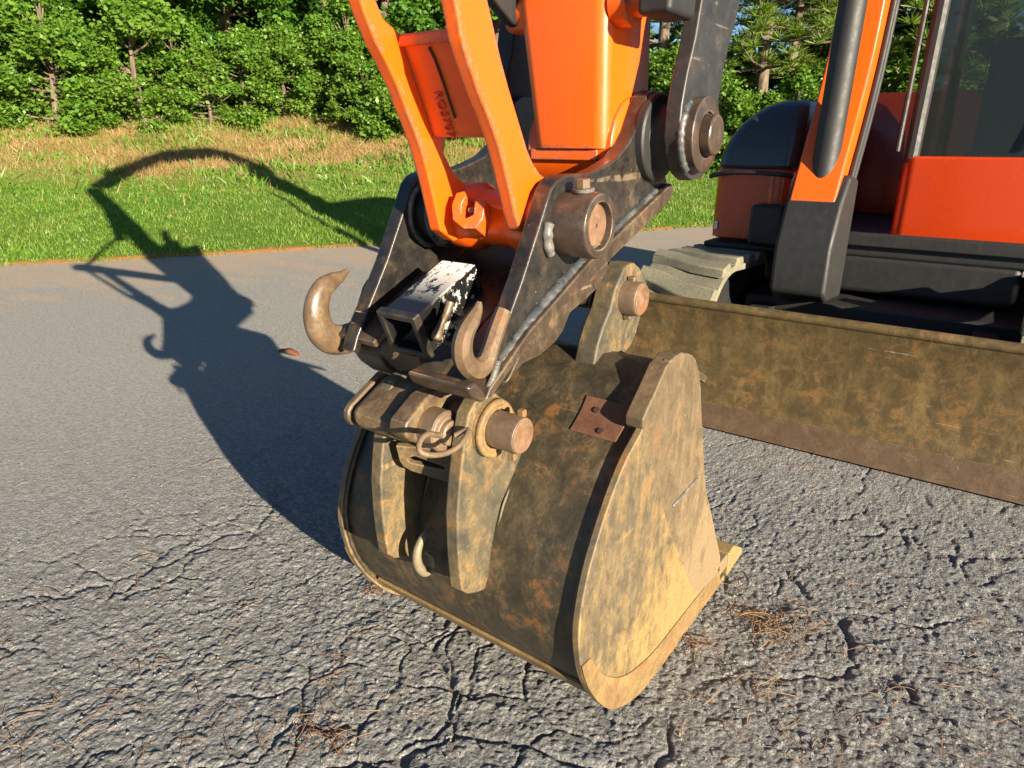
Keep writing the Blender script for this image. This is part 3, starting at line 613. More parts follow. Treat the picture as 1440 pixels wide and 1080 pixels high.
h2p = spline([(-.622, y, z) for y, z in h2], 5); h2r = list(np.interp(np.linspace(0, 12, len(h2p)), range(13), [.004, .009, .0130, .0150, .0165, .0170, .0170, .0175, .0165, .0150, .0145, .0145, .0135]))
sweep('grab_hook', h2p, h2r, M['hook'], coup, 8, .9, smooth=30)
weld([(-.640, y, z) for y, z in T([(712, 440), (706, 462), (698, 487), (690, 508), (684, 524)], -.640)], .0065, M['weld'], coup, 70, .2)
# latch blocks at the front
def latch_prof(X, dz=0.0): return T([(632 - 10, 545), (612, 552), (600, 560), (578, 588), (572, 596), (570, 606), (571, 616), (580, 622), (600, 628), (630, 634), (668, 628), (690, 602), (694, 576), (668, 556)], X)
lug = latch_prof(-.722)
lug = [(y, z) for y, z in lug]
prism('latch_lug', lug, -.762, -.722, M['latch'], coup, .006)
front_y = lug[5][0]; shift = 0
lb = T([(600, 538), (556, 588), (551, 598), (551, 610), (556, 618), (575, 624), (620, 640), (650, 600), (650, 556)], -.768)
prism('latch_housing', lb, -.872, -.768, M['latch'], coup, .018)
prism('latch_cheek', [(y + .004, z - .004) for y, z in lb], -.896, -.880, M['latch'], coup, .005)
G = tuple(hit(606, 600, 0, -.722))[1:]
gp = lathe('latch_pin', G, [(-.73, .035), (-.690, .035), (-.686, .032), (-.685, .022), (-.676, .021), (-.674, .019)], M['pin'], coup, 40)
def ring_pt(u, v, X): return tuple(hit(u, v, 0, X))
rp = spline([ring_pt(618, 612, -.655), ring_pt(600, 611, -.652), ring_pt(590, 622, -.648), ring_pt(591, 635, -.640), ring_pt(606, 640, -.632), ring_pt(628, 637, -.628), ring_pt(645, 627, -.626), ring_pt(655, 614, -.628), ring_pt(659, 605, -.632), ring_pt(652, 606, -.640), ring_pt(640, 612, -.650)], 6)
sweep('linch_ring', rp, .0046, M['pin'], coup, 10)
# bent slotted bracket under the latch
br_o = T([(557, 628), (556, 640), (562, 652), (576, 660), (600, 667), (618, 674), (624, 668), (624, 652), (625, 642)], -.78)
bx = [-.812, -.812, -.808, -.795, -.772, -.752, -.742, -.742, -.742]
def slot_bracket():
    c0 = Vector(hit(556, 627, 0, -.795)); c1 = Vector(hit(626, 640, 0, -.715)); ux = Vector((c1.x - c0.x, c1.y - c0.y, 0)); ux.normalize(); uz = Vector((0, .22, -1)).normalized(); uy = ux.cross(uz).normalized()
    W, H_ = .098, .074; out = [(0, 0), (W, 0), (W, H_ * .9), (W - .008, H_), (.016, H_ * .72), (.004, H_ * .60), (0, H_ * .45)]
    inn = [(.016, .026), (.030, .020), (W - .018, .038), (W - .016, .044), (W - .026, .043), (.024, .036), (.016, .032)]
    bm = bmesh.new()
    vo = [bm.verts.new(c0 + ux * a + uz * b) for a, b in out]; vi = [bm.verts.new(c0 + ux * a + uz * b) for a, b in inn]
    eo = [bm.edges.new((vo[i], vo[(i + 1) % 7])) for i in range(7)]; ei = [bm.edges.new((vi[i], vi[(i + 1) % 7])) for i in range(7)]
    bmesh.ops.triangle_fill(bm, edges=eo + ei, use_beauty=True)
    r_ = bmesh.ops.extrude_face_region(bm, geom=bm.faces[:]); bmesh.ops.translate(bm, verts=[v for v in r_['geom'] if isinstance(v, bmesh.types.BMVert)], vec=uy * .012)
    bmesh.ops.recalc_face_normals(bm, faces=bm.faces); me = bpy.data.meshes.new('slot_bracket'); bm.to_mesh(me); bm.free()
    return link('slot_bracket', me, M['latch'], coup, 35, .002)
slot_bracket()
# ---- thumb / side arms on the dipper pin
tp = T([(987.6, 0), (979, 53), (967, 104), (959.4, 148), (955, 193), (957, 222), (964, 245), (973, 254), (986, 250), (998, 238), (1008, 215), (1013, 180), (1011, 142), (1020, 89), (1035, 30), (1042, 0)], -.535)
def ext_up(prof, iL, iR, L):
    """carry an arm's outline on upwards beyond the frame"""
    p = list(prof); a = Vector(p[iL]); d1 = (Vector(p[iL]) - Vector(p[iL + 1])).normalized(); b = Vector(p[iR]); d2 = (Vector(p[iR]) - Vector(p[iR - 1])).normalized(); d = (d1 + d2).normalized()
    return p + [tuple(b + d * L)] + [tuple(a + d * L)]
tpe = ext_up(tp, 0, len(tp) - 1, .55)
th1 = prism('thumb_arm', tpe, -.566, -.535, M['thumb'], exc, .004)
prism('thumb_arm', tpe, -.990, -.945, M['frame'], exc, .004)
Dc = tuple(hit(986, 190, 0, -.523))[1:]
lathe('hub_ring', Dc, [(-.537, .068), (-.513, .068), (-.511, .065), (-.5105, .0415), (-.517, .041)], M['boss'], th1, 56)
lathe('dipper_pin', Dc, [(-.70, .037), (-.494, .037), (-.491, .034)], M['boss'], th1, 44)
weld([(-.534, Dc[0] + .070 * math.cos(R(a)), Dc[1] + .070 * math.sin(R(a))) for a in range(125, 262, 20)], .0080, M['weld_dark'], th1, 40, .05)
sleeve = lathe('hub_sleeve', Dp, [(-.622, .083), (-.607, .083), (-.603, .079), (-.600, .062), (-.560, .062)], M['frame'], exc, 48)
# ---- H link (orange)
ra = T([(639.5, 0), (645.3, 29), (648, 48.6), (655, 74), (664.7, 103), (674.5, 132), (686, 159.5), (696, 187), (703.6, 210), (712, 245), (719, 275), (724, 300), (732, 325), (748, 330), (765, 318), (776, 295), (778, 270), (772, 252), (760, 244), (750, 228), (742.6, 210), (731, 171), (717, 124.5), (705.6, 81.7), (696, 39), (687, 0)], -.665)
Lh = (Lp[0], Lp[1])
rae = [(y, z) for y, z in ra]
rae = ext_up(rae, 0, len(rae) - 1, .5)
linkm = prism('bucket_link', rae, -.692, -.665, M['orange'], exc, .005)
la = T([(507, 0), (513, 19.4), (528.6, 58), (544, 87.5), (557.8, 116.7), (571, 151.7), (585, 188.6), (592.8, 210), (600, 238), (606, 262), (612, 290), (620, 325), (640, 340), (662, 330), (672, 300), (668, 270), (655, 258), (640, 244), (625, 215), (616, 196), (604.4, 167), (590.8, 132), (577, 97), (567, 72), (556, 50), (540, 26), (530, 0)], -.820)
la = [(y + (.022 if i >= 19 and i < 25 else 0), z) for i, (y, z) in enumerate(la)]
lae = ext_up(la, 0, len(la) - 1, .5)
prism('link_arm', lae, -.848, -.820, M['orange'], linkm, .005)
w0 = hit(616, 194, 0, -.820); w1 = hit(572, 60, 0, -.820)
web = [(w0.y - .012, w0.z), (w0.y + .012, w0.z + .003), (w1.y + .012, w1.z), (w1.y - .012, w1.z)]
wb = prism('cross_web', web, -.821, -.691, M['orange'], linkm, .004)
w2 = hit(562, 44, 0, -.820)
prism('web_flange', [(w1.y - .020, w1.z - .008), (w1.y + .045, w1.z - .002), (w1.y + .045, w1.z + .014), (w1.y - .018, w1.z + .010)], -.821, -.691, M['orange'], linkm, .004)
# cast characters and rib on the web
wd = (w1 - w0).normalized(); wn = Vector((0, -1, 0)).cross(Vector((1, 0, 0))).normalized(); wn = Vector((1, 0, 0)).cross(wd); wn = wn if wn.y < 0 else -wn
p_a = hit(603, 66, 0, -.775); p_b = hit(643, 172, 0, -.745)
def on_web(u, v):
    d = ray(u, v); nrm = wn; o = Vector((0, w0.y, w0.z)) + wn * .0125; t = (o - CP).dot(nrm) / d.dot(nrm); return CP + d * t
sweep('cast_rib', [on_web(603, 66), on_web(612, 84), on_web(622, 112), on_web(632, 142), on_web(640, 166)], .0022, M['stain'], linkm, 6)
def cast_text(s, u, v, size, mat, parent, up_dir, nrm):
    cu = bpy.data.curves.new('cast', 'FONT'); cu.body = s; cu.size = size; cu.extrude = .0012; cu.align_x = 'LEFT'
    to = bpy.data.objects.new('t', cu); C.objects.link(to); dg = bpy.context.evaluated_depsgraph_get(); me = bpy.data.meshes.new_from_object(to.evaluated_get(dg)); bpy.data.objects.remove(to)
    z = nrm.normalized(); x = up_dir.normalized(); y = z.cross(x); mt = Matrix((x, y, z)).transposed().to_4x4(); mt.translation = on_web(u, v) + nrm * .0005
    me.transform(mt); me.name = 'cast_characters'; return link('cast_characters', me, mat, parent, 0)
cast_text('RO5707', 610, 128, .022, M['orange_body'], linkm, -wd, wn)
# lower tube of the link and the U shaped grease fitting guard
lathe('link_tube', Lh, [(-.856, .052), (-.848, .060), (-.80, .060), (-.785, .050), (-.72, .050), (-.70, .060), (-.655, .060)], M['orange'], linkm, 44, .003)
bl = spline([(Lp[0] - .040, Lp[1] - .02), (Lp[0] - .045, Lp[1] + .02), (Lp[0] - .03, Lp[1] + .06), (Lp[0] - .01, Lp[1] + .10)], 4)
gx, gy, gz = -.776, Lp[0] - .050, Lp[1] + .012
gu = T([(664, 266), (651, 272), (648, 290), (652, 303), (668, 311), (684, 312), (687, 297), (686, 279), (678, 277), (674, 282), (674, 297), (664, 299), (658, 291), (659, 281), (668, 276)], -.76)
def u_guard():
    c = Vector((-.768, Lp[0] - .078, Lp[1] + .018)); n_ = Vector((.25, -.80, .35)).normalized(); ux = Vector((.95, .28, 0)); ux = (ux - n_ * ux.dot(n_)).normalized(); uy = n_.cross(ux)
    s = 1.0 / 760; out = [(-20, 22), (-24, 6), (-20, -14), (-2, -25), (14, -24), (22, -10), (22, 14), (12, 17), (8, 11), (8, -6), (-2, -11), (-9, -5), (-10, 8), (-5, 18), (-9, 25)]
    vs = []; fs = []; k = len(out)
    for dz in (-.045, .006): vs += [c + ux * a * s + uy * b * s + n_ * dz for a, b in out]
    fs = [tuple(range(k)), tuple(range(k, 2 * k))] + [(i, (i + 1) % k, k + (i + 1) % k, k + i) for i in range(k)]
    o = link('grease_guard', fixn(mesh('grease_guard', vs, fs)), M['orange'], linkm, 35, .002)
    rod('grease_nipple', c + uy * .004 - n_ * .03, c + uy * .004 - n_ * .006, .005, M['pin'], linkm, 10)
u_guard()
# ---- dipper
DX0, DX1 = -.842, -.662
DXM = DX1
dL = [hit(748, 205, 0, DX0), hit(725, 0, 0, DX0)]
fy0 = hit(838, 205, 0, DX1 - .03); fy1 = hit(846, 0, 0, DX1 - .03)
def dipper():
    """box section with rounded front corners, tapering, leaning with the arm"""
    vs = []; fs = []; z0, z1 = 1.075, 2.75
    yf0 = 1.190; yb0 = 1.372
    k = 0; secs = []
    for z in (1.085, 1.10, 1.34, 1.7, 2.1, 2.6, 3.0, 3.5):
        f = (z - 1.1); yf = 1.192 - .06 * f; yb = 1.372 - .06 * f; DX0 = -.829 - .125 * min(f, .3)
        r = .026; ring = []
        for cx, cy_, a0 in ((DX1 - r, yf + r, -90), (DX1 - .006, yb - .006, 0), (DX0 + .006, yb - .006, 90), (DX0 + r, yf + r, 180)):
            rr = r if cy_ < yf + .1 else .006
            for i in range(7): a = R(a0 + 90 * i / 6); ring.append((cx + rr * math.cos(a), cy_ + rr * math.sin(a), z))
        secs.append(ring)
    n = len(secs[0])
    for s in secs: vs += s
    for j in range(len(secs) - 1):
        for i in range(n): fs.append((j * n + i, j * n + (i + 1) % n, (j + 1) * n + (i + 1) % n, (j + 1) * n + i))
    fs += [tuple(range(n)), tuple(range((len(secs) - 1) * n, len(secs) * n))]
    return link('dipper_arm', fixn(mesh('dipper_arm', vs, fs)), M['orange'], exc, 35, 0)
dip = dipper()
lathe('dipper_nose', (1.300, 1.085), [(-.850, .090), (-.846, .096), (-.656, .096), (-.652, .090)], M['orange'], dip, 40)
box('dipper_weld_lip', DX0 + .004, DX1 - .02, 1.199, 1.22, 1.062, 1.084, M['orange'], dip, .003)
lathe('guide_pin_boss', tuple(hit(900, 2, 0, -.62))[1:], [(-.665, .040), (-.630, .040), (-.628, .026), (-.585, .024)], M['orange'], dip, 36)
lathe('guide_pin_boss', tuple(hit(900, 2, 0, -.62))[1:], [(-.90, .030), (-.84, .040)], M['orange'], dip, 36)
gy0, gz0 = tuple(hit(900, 2, 0, -.62))[1:]
# guide links from the dipper to the top of the H link, bucket cylinder in front of the dipper
topL = Vector(lae[-1])
tY, tZ = (lae[-1][0] + lae[-2][0]) / 2, lae[-1][1] - .02
for x0, x1 in ((-.890, -.865), (-.625, -.600)):
    vv = [(gy0 - .045, gz0 - .02), (gy0 + .04, gz0 - .03), (gy0 + .045, gz0 + .04), (tY + .05, tZ + .03), (tY - .05, tZ + .03), (tY - .045, tZ - .05)]
    if x0 < -.8: prism('guide_link', vv, x0, x1, M['frame'], dip, .006)
lathe('link_top_pin', (tY, tZ), [(-.90, .034), (-.60, .034)], M['boss'], dip, 30)
rod('cylinder_rod', (-.755, tY, tZ), (-.755, 1.02, 2.15), .024, M['chrome'], dip)
rod('cylinder_barrel', (-.755, 1.03, 2.08), (-.755, 1.10, 2.85), .050, M['orange'], dip, 30)
# dark thumb cylinder behind the arm, seen between dipper and right arm plate
tc0 = hit(900, 20, 0, -.60); rod('thumb_cylinder', (-.565, tc0.y + .02, tc0.z + .05), (-.60, 1.48, 2.2), .045, M['frame'], exc, 24)
box('thumb_bracket', -.598, -.535, tc0.y - .02, tc0.y + .09, tc0.z - .005, tc0.z + .16, M['frame'], exc, .01)
# ---- boom
def strip(name, pts, wid, x0, x1, mat, parent, bevel=.01):
    P = [Vector(p) for p in pts]; up_, lo_ = [], []
    for i, p in enumerate(P):
        t = (P[min(len(P) - 1, i + 1)] - P[max(0, i - 1)]).normalized(); nn = Vector((-t.y, t.x)); up_.append(tuple(p + nn * wid[i] / 2)); lo_.append(tuple(p - nn * wid[i] / 2))
    return prism(name, up_ + lo_[::-1], x0, x1, mat, parent, bevel)
boom = strip('boom', spline([(3.28, .80), (3.64, 1.4), (3.78, 2.0), (3.92, 2.7), (4.12, 3.4), (4.22, 4.05), (3.8, 4.6), (2.5, 4.5), (1.22, 3.55)], 5), list(np.interp(range(41), [0, 8, 30, 40], [.18, .32, .40, .24])), -.845, -.655, M['orange'], exc)
lathe('boom_pin', (1.18, 3.48), [(-.88, .06), (-.62, .06)], M['boss'], boom)
rod('boom_cylinder_barrel', (-.74, 3.28, .60), (-.74, 3.38, 1.75), .055, M['frame'], exc, 30)
rod('boom_cylinder_rod', (-.74, 3.38, 1.75), (-.74, 3.50, 2.9), .028, M['chrome'], exc, 24)
rod('dipper_cylinder', (-.75, 3.0, 4.75), (-.75, 1.45, 4.0), .055, M['orange'], exc, 30)
# hydraulic hoses on the boom
for k in (-.03, .03):
    sweep('hydraulic_hose', spline([(-.64, 3.35 + k, .85), (-.64, 3.64 + k, 1.4), (-.64, 3.80 + k, 2.1), (-.64, 3.90 + k, 2.75), (-.64, 4.02 + k, 3.5)], 6), .013, M['frame'], exc, 8)
# swing post
sw = prism('swing_bracket', [(3.18, .42), (3.46, .40), (3.46, .94), (3.30, .96), (3.20, .84), (3.12, .66), (3.12, .46)], -.86, -.62, M['frame'], exc, .02)
# ---- upper body
BX0, BX1 = -1.285, .40
def hull(name, secs, mat, bevel=.02):
    """secs: list of (x, [(y,z)...]) cross sections joined into one body"""
    n = len(secs[0][1]); vs = []; fs = []
    for x, pr in secs: vs += [(x, y, z) for y, z in pr]
    for j in range(len(secs) - 1):
        for i in range(n): fs.append((j * n + i, j * n + (i + 1) % n, (j + 1) * n + (i + 1) % n, (j + 1) * n + i))
    fs += [tuple(range(n)), tuple(range((len(secs) - 1) * n, len(secs) * n))]
    return link(name, fixn(mesh(name, vs, fs)), mat, exc, 40, bevel, 3)
def loopxz(pts, y): return [(x, y, z) for x, z in pts]
# lower orange side/front panel (rounded in plan), upper black hood rounded like a dome
def rounded_body(name, x0, x1, y0, y1, z_r, mat, rc=.10, parent=exc):
    """z_r: list of (z, inset) rows; plan is a rounded rectangle pulled in by inset"""
    vs = []; fs = []; n = 0
    for z, ins in z_r:
        row = []; ins = ins if isinstance(ins, tuple) else (ins,) * 4
        for cx, cy_, a0 in ((x1 - rc, y0 + rc, -90), (x1 - rc, y1 - rc, 0), (x0 + rc, y1 - rc, 90), (x0 + rc, y0 + rc, 180)):
            sx = 1 if cx > (x0 + x1) / 2 else -1; sy = 1 if cy_ > (y0 + y1) / 2 else -1
            for i in range(7): a = R(a0 + 15 * i); row.append((cx + rc * math.cos(a) - (ins[1] if sx > 0 else -ins[0]), cy_ + rc * math.sin(a) - (ins[3] if sy > 0 else -ins[2]), z))
        n = len(row); vs += row
    for j in range(len(z_r) - 1):
        for i in range(n): fs.append((j * n + i, j * n + (i + 1) % n, (j + 1) * n + (i + 1) % n, (j + 1) * n + i))
    fs += [tuple(range(n)), tuple(range((len(z_r) - 1) * n, len(z_r) * n))]
    return link(name, fixn(mesh(name, vs, fs)), mat, parent, 35, 0)
pan = rounded_body('body_panel', -1.290, -.90, 3.46, 5.1, [(.625, .02), (.635, 0), (.96, .0), (.968, .006)], M['orange_body'], .07)
hood = rounded_body('hood', -1.286, -.90, 3.465, 5.1, [(.970, .008), (.985, .0), (1.05, (.012, 0, .01, 0)), (1.11, (.035, 0, .03, .02)), (1.17, (.07, .005, .055, .05)), (1.215, (.11, .01, .09, .09)), (1.25, (.155, .02, .125, .13)), (1.275, (.20, .03, .17, .18)), (1.285, (.235, .05, .22, .24))], M['hood'], .06)
rotbox('painted_light_strip', (-1.0, 3.458, .875), (.018, .006, .17), ((1, 0, 0), (0, 1, 0), (0, 0, 1)), M['orange'], pan, .002)  # thin brighter orange bar, stands in for a strip of light on the panel
box('maker_plate', -1.262, -1.246, 3.457, 3.4605, .672, .712, M['white'], pan, .0005)
box('lower_step', -1.30, -.92, 3.43, 3.60, .585, .612, M['frame'], exc, .008)
box('front_guard', -1.06, -.90, 3.36, 3.47, .62, .81, M['frame'], exc, .02)
sweep('guard_rail', spline([(-1.30, 3.44, .93), (-1.20, 3.40, .95), (-1.08, 3.38, .955), (-.95, 3.38, .95), (-.90, 3.42, .94)], 5), .011, M['frame'], exc, 10)
box('turntable', -1.0, .05, 3.5, 4.9, .42, .60, M['frame'], exc, .03)
cw = rounded_body('counterweight', -1.27, .34, 5.0, 5.55, [(.60, .05), (.66, 0), (1.15, .0), (1.30, .04), (1.38, .10)], M['orange_body'], .22)
box('platform', -.90, .36, 3.50, 5.0, .585, .66, M['frame'], exc, .02)
# cab: four posts, roof, glass, lower walls
cabx0, cabx1, caby0, caby1 = -.50, .34, 3.72, 4.95
lw = rounded_body('cab_wall', cabx0, cabx1, caby0, caby1, [(.66, 0), (1.02, 0), (1.03, .01)], M['orange_body'], .06)
for x in (cabx0 + .03, cabx1 - .03):
    for y0_, y1_ in ((caby0 + .04, caby0 + .16), (caby1 - .05, caby1 - .10)):
        rod('cab_post', (x, y0_, 1.0), (x, y1_, 2.36), .032, M['frame'], exc, 10)
roof = rounded_body('cab_roof', cabx0 - .02, cabx1 + .02, caby0 + .08, caby1 - .02, [(2.34, .02), (2.36, 0), (2.41, 0), (2.44, .06)], M['orange_body'], .10)
for nm, a, b in (('windscreen', (cabx0 + .05, caby0 + .045, 1.03), (cabx1 - .05, caby0 + .15, 2.34)),):
    vs = [(a[0], a[1], a[2]), (b[0], a[1], a[2]), (b[0], b[1], b[2]), (a[0], b[1], b[2])]; vs2 = [(x, y + .006, z) for x, y, z in vs]
    link(nm, fixn(mesh(nm, vs + vs2, [(0, 1, 2, 3), (4, 5, 6, 7), (0, 1, 5, 4), (1, 2, 6, 5), (2, 3, 7, 6), (3, 0, 4, 7)])), M['glass'], exc, 0)
for x in (cabx0 + .03, cabx1 - .036):
    vs = [(x, caby0 + .06, 1.03), (x, caby1 - .06, 1.03), (x, caby1 - .10, 2.34), (x, caby0 + .16, 2.34)]; vs2 = [(q[0] + .006, q[1], q[2]) for q in vs]
    link('side_window', fixn(mesh('side_window', vs + vs2, [(0, 1, 2, 3), (4, 5, 6, 7), (0, 1, 5, 4), (1, 2, 6, 5), (2, 3, 7, 6), (3, 0, 4, 7)])), M['glass'], exc, 0)
seat = box('seat', -.32, .12, 4.3, 4.65, .75, 1.05, M['frame'], exc, .05); box('seat_back', -.30, .10, 4.62, 4.74, 1.0, 1.6, M['frame'], seat, .05)
for x in (-.40, .20): rod('control_lever', (x, 4.15, 1.0), (x, 4.09, 1.28), .012, M['frame'], exc, 8); 
# small fittings on the cab and bodywork
rod('grab_rail', (cabx0 - .03, caby0 + .02, 1.05), (cabx0 - .03, caby0 + .10, 1.75), .012, M['frame'], exc, 10)
rod('wiper_arm', (-.05, caby0 + .035, 1.06), (.10, caby0 + .10, 1.72), .007, M['frame'], exc, 8)
for z in (1.12, 1.95): box('door_hinge', cabx0 - .012, cabx0 + .02, caby1 - .16, caby1 - .10, z, z + .07, M['frame'], exc, .005)
box('door_handle', cabx0 - .03, cabx0 - .002, caby0 + .18, caby0 + .30, .92, .95, M['frame'], exc, .008)
for x in (cabx0 + .12, cabx1 - .12): lathe('work_lamp', (caby0 + .10, 2.30), [(x - .05, .03), (x - .04, .045), (x + .04, .045), (x + .05, .03)], M['frame'], exc, 20)
box('rocker_guard', -.88, .34, 3.47, 3.52, .64, .70, M['frame'], exc, .01)
# ---- undercarriage
box('track_frame', -1.02, .10, 3.3, 4.6, .20, .40, M['frame'], exc, .02)
def track(x0, x1, y0, y1, z0, z1):
    r = (z1 - z0) / 2; zc = (z0 + z1) / 2
    loop = [(y0 + r - r * math.cos(R(a)), zc + r * math.sin(R(a))) for a in range(-90, 91, 10)] + [(y0 + r + (y1 - y0 - 2 * r) * k / 14, z1 - .03 * math.sin(math.pi * k / 14)) for k in range(1, 14)] + [(y1 - r + r * math.cos(R(a)), zc + r * math.sin(R(a))) for a in range(90, -91, -10)]
    loop += [(y1 - r - (y1 - y0 - 2 * r) * k / 14, z0) for k in range(1, 14)]
    n = len(loop); th = .028; cy0 = (y0 + y1) / 2; P = [Vector(p) for p in loop]; inn = []
    for i, p in enumerate(P):
        t = (P[(i + 1) % n] - P[i - 1]).normalized(); nn = Vector((t.y, -t.x)); inn.append(p + nn * th)
    vs = []; fs = []
    for x in (x0, x1): vs += [(x, *p) for p in P] + [(x, *p) for p in inn]
    for i in range(n):
        j = (i + 1) % n
        fs += [(i, j, 2 * n + j, 2 * n + i), (n + j, n + i, 3 * n + i, 3 * n + j), (j, i, n + i, n + j), (2 * n + i, 2 * n + j, 3 * n + j, 3 * n + i)]
    tr_ = link('track', fixn(mesh('track', vs, fs)), M['rubber'], exc, 50, .004)
    # lugs, one mesh shared: a chevron bar standing on the belt
    lw_ = (x1 - x0); prof = [(-.056, -.003), (.056, -.003), (.036, .034), (-.036, .034)]; vs = []; fs = []
    for k, (fx, off) in enumerate(((-.5, .035), (-.1, .018), (.25, -.03), (.52, -.05))):
        vs += [(fx * lw_, a + off, b) for a, b in prof]
    for k in range(3):
        for i in range(4): fs.append((k * 4 + i, k * 4 + (i + 1) % 4, k * 4 + 4 + (i + 1) % 4, k * 4 + 4 + i))
    fs += [(0, 1, 2, 3), (12, 13, 14, 15)]; lm = fixn(mesh('lug', vs, fs)); lm.materials.append(M['rubber']); lm.shade_smooth(); lm.set_sharp_from_angle(angle=R(30))
    tot = sum((P[(i + 1) % n] - P[i]).length for i in range(n)); N = int(tot / .158); acc = 0; i = 0; cur = P[0]; seglen = (P[1] - P[0]).length; pos = 0
    for k in range(N):
        target = tot * k / N
        while pos + (P[(i + 1) % n] - P[i % n]).length < target: pos += (P[(i + 1) % n] - P[i % n]).length; i += 1
        a, b = P[i % n], P[(i + 1) % n]; f = (target - pos) / (b - a).length; p = a.lerp(b, f); t = (b - a).normalized(); nn = Vector((-t.y, t.x))
        o = bpy.data.objects.new('lug', lm); C.objects.link(o); o.parent = tr_
        X = Vector((1, 0, 0)); Yv = Vector((0, -t.x, -t.y)); Z_ = Vector((0, nn.x, nn.y)); X = Yv.cross(Z_)
        mt = Matrix((X, Yv, Z_)).transposed().to_4x4(); mt.translation = Vector(((x0 + x1) / 2, p.x, p.y)); o.matrix_local = mt
        bv = o.modifiers.new('bevel', 'BEVEL'); bv.width = .006; bv.segments = 2
    for yc, rr in ((y0 + r, r - .04), (y1 - r, r - .04), (y0 + 2.4 * r, .09), ((y0 + y1) / 2, .09), (y1 - 2.4 * r, .09)):
        zz = zc if rr > .1 else z0 + .03 + rr
        wv = []
        lathe('track_roller', (yc, zz), [(x0 + .07, rr * .8), (x0 + .08, rr), (x0 + .13, rr), (x0 + .14, rr * .7), (x1 - .14, rr * .7), (x1 - .13, rr), (x1 - .08, rr), (x1 - .07, rr * .8)], M['frame'], tr_, 32)
    prism('roller_frame', [(y0 + r * .7, z0 + .10), (y1 - r, z0 + .10), (y1 - r, z1 - .10), (y0 + r * .8, z1 - .12)], x0 + .09, x1 - .09, M['frame'], tr_, .01)
track(-1.36, -.99, 2.76, 4.95, .006, .570)
track(.08, .42, 2.76, 4.95, .006, .570)
# ---- dozer blade
bo = [(2.50, .05), (2.535, .12), (2.548, .25), (2.535, .38), (2.500, .495)]
bs = spline(bo, 5); bb = [(y + .016, z) for y, z in bs]
blade = prism('dozer_blade', bs + bb[::-1], -1.36, .42, M['blade'], exc, .002, 50)
lathe('blade_top_roll', (2.512, .500), [(-1.36, .018), (.42, .018)], M['blade'], blade, 20)
prism('cutting_edge', [(2.478, .012), (2.494, .012), (2.512, .105), (2.498, .112)], -1.362, .422, M['blade_edge'], blade, .002)
for x0, x1 in ((-1.376, -1.36), (.42, .436)): prism('end_plate', [(2.47, .012), (2.62, .06), (2.60, .46), (2.49, .52), (2.50, .12)], x0, x1, M['blade'], blade, .003)
for x in (-.92, -.02): prism('blade_arm', [(2.56, .14), (3.5, .28), (3.5, .38), (2.56, .30)], x - .05, x + .05, M['frame'], blade, .01)
box('blade_rib', -1.30, .36, 2.56, 2.60, .18, .30, M['blade'], blade, .006)
# ================================================================== PLANTS behind the lawn
def leafcloud(name, pts, size, mat, flat=0.5, aspect=1.5, droop=0.0):
    n = len(pts); a = rng.normal(size=(n, 3)); a[:, 2] *= flat; a /= np.linalg.norm(a, axis=1)[:, None]
    nrm = rng.normal(size=(n, 3)); nrm[:, 2] = np.abs(nrm[:, 2]) + .4; b = np.cross(nrm, a); b /= np.linalg.norm(b, axis=1)[:, None] + 1e-9
    s = size * rng.uniform(.35, 1.6, n)[:, None]; a = a * s * aspect / 2; b = b * s / 2; pts = np.asarray(pts)
    v = np.empty((n, 4, 3), np.float32); v[:, 0] = pts - a; v[:, 1] = pts + b - a * .1; v[:, 2] = pts + a; v[:, 3] = pts - b - a * .1
    me = bpy.data.meshes.new(name); me.vertices.add(4 * n); me.vertices.foreach_set('co', v.ravel())
    me.loops.add(4 * n); me.loops.foreach_set('vertex_index', np.arange(4 * n, dtype=np.int32)); me.polygons.add(n)
    me.polygons.foreach_set('loop_start', np.arange(0, 4 * n, 4, dtype=np.int32)); me.polygons.foreach_set('loop_total', np.full(n, 4, np.int32))
    me.update(calc_edges=True); me.materials.append(mat); return me
def limbs_mesh(name, paths):
    V = []; Fc = []
    for path, rad in paths:
        vs, fs = sweep_data(path, rad, 7, ref=Vector((.3, .9, .2)), lump=.06); o = len(V); V += vs; Fc += [tuple(i + o for i in f) for f in fs]
    me = fixn(mesh(name, V, Fc)); me.materials.append(M['bark']); me.shade_smooth(); return me
def broad_tree(H, W, nclump, nleaf, lsize, seed, low=0.12, hole=0.0):
    """trunk with limbs reaching leaf clumps, all local to the tree's foot"""
    rg = np.random.default_rng(seed); paths = []; r0 = H * .022 + .03
    tr_ = [(0, 0, -.2)]; x = y = 0
    for k in range(1, 8): x += rg.normal() * .05 * H / 8; y += rg.normal() * .05 * H / 8; tr_.append((x, y, H * .95 * k / 7))
    tp_ = spline(tr_, 3); paths.append((tp_, list(np.linspace(r0, r0 * .2, len(tp_))))); pts = []
    for c in range(nclump):
        f = low + (1 - low) * rg.random() ** .85; base = Vector(tp_[min(len(tp_) - 1, int(f * .8 * (len(tp_) - 1)))]); ang = rg.random() * 6.283
        prof = math.sin(math.pi * min(1, .18 + f * .80)) ** .7; rr = W * prof * (.35 + .65 * rg.random() ** .5)
        cc = Vector((base.x + rr * math.cos(ang), base.y + rr * math.sin(ang), H * f + rg.normal() * .12))
        mid = base.lerp(cc, .5) + Vector((0, 0, -.08 * rr)); pth = spline([base, mid, cc], 3); paths.append((pth, list(np.linspace(r0 * .28, .012, len(pth)))))
        k = int(nleaf / nclump * rg.uniform(.5, 1.5)); sg = W * rg.uniform(.07, .15); q = rg.normal(size=(k, 3)) * np.array([sg, sg, sg * .62]); q[:, 2] -= .25 * np.hypot(q[:, 0], q[:, 1])
        pts.append(q + np.array(cc))
    return limbs_mesh('trunk', paths), np.concatenate(pts)
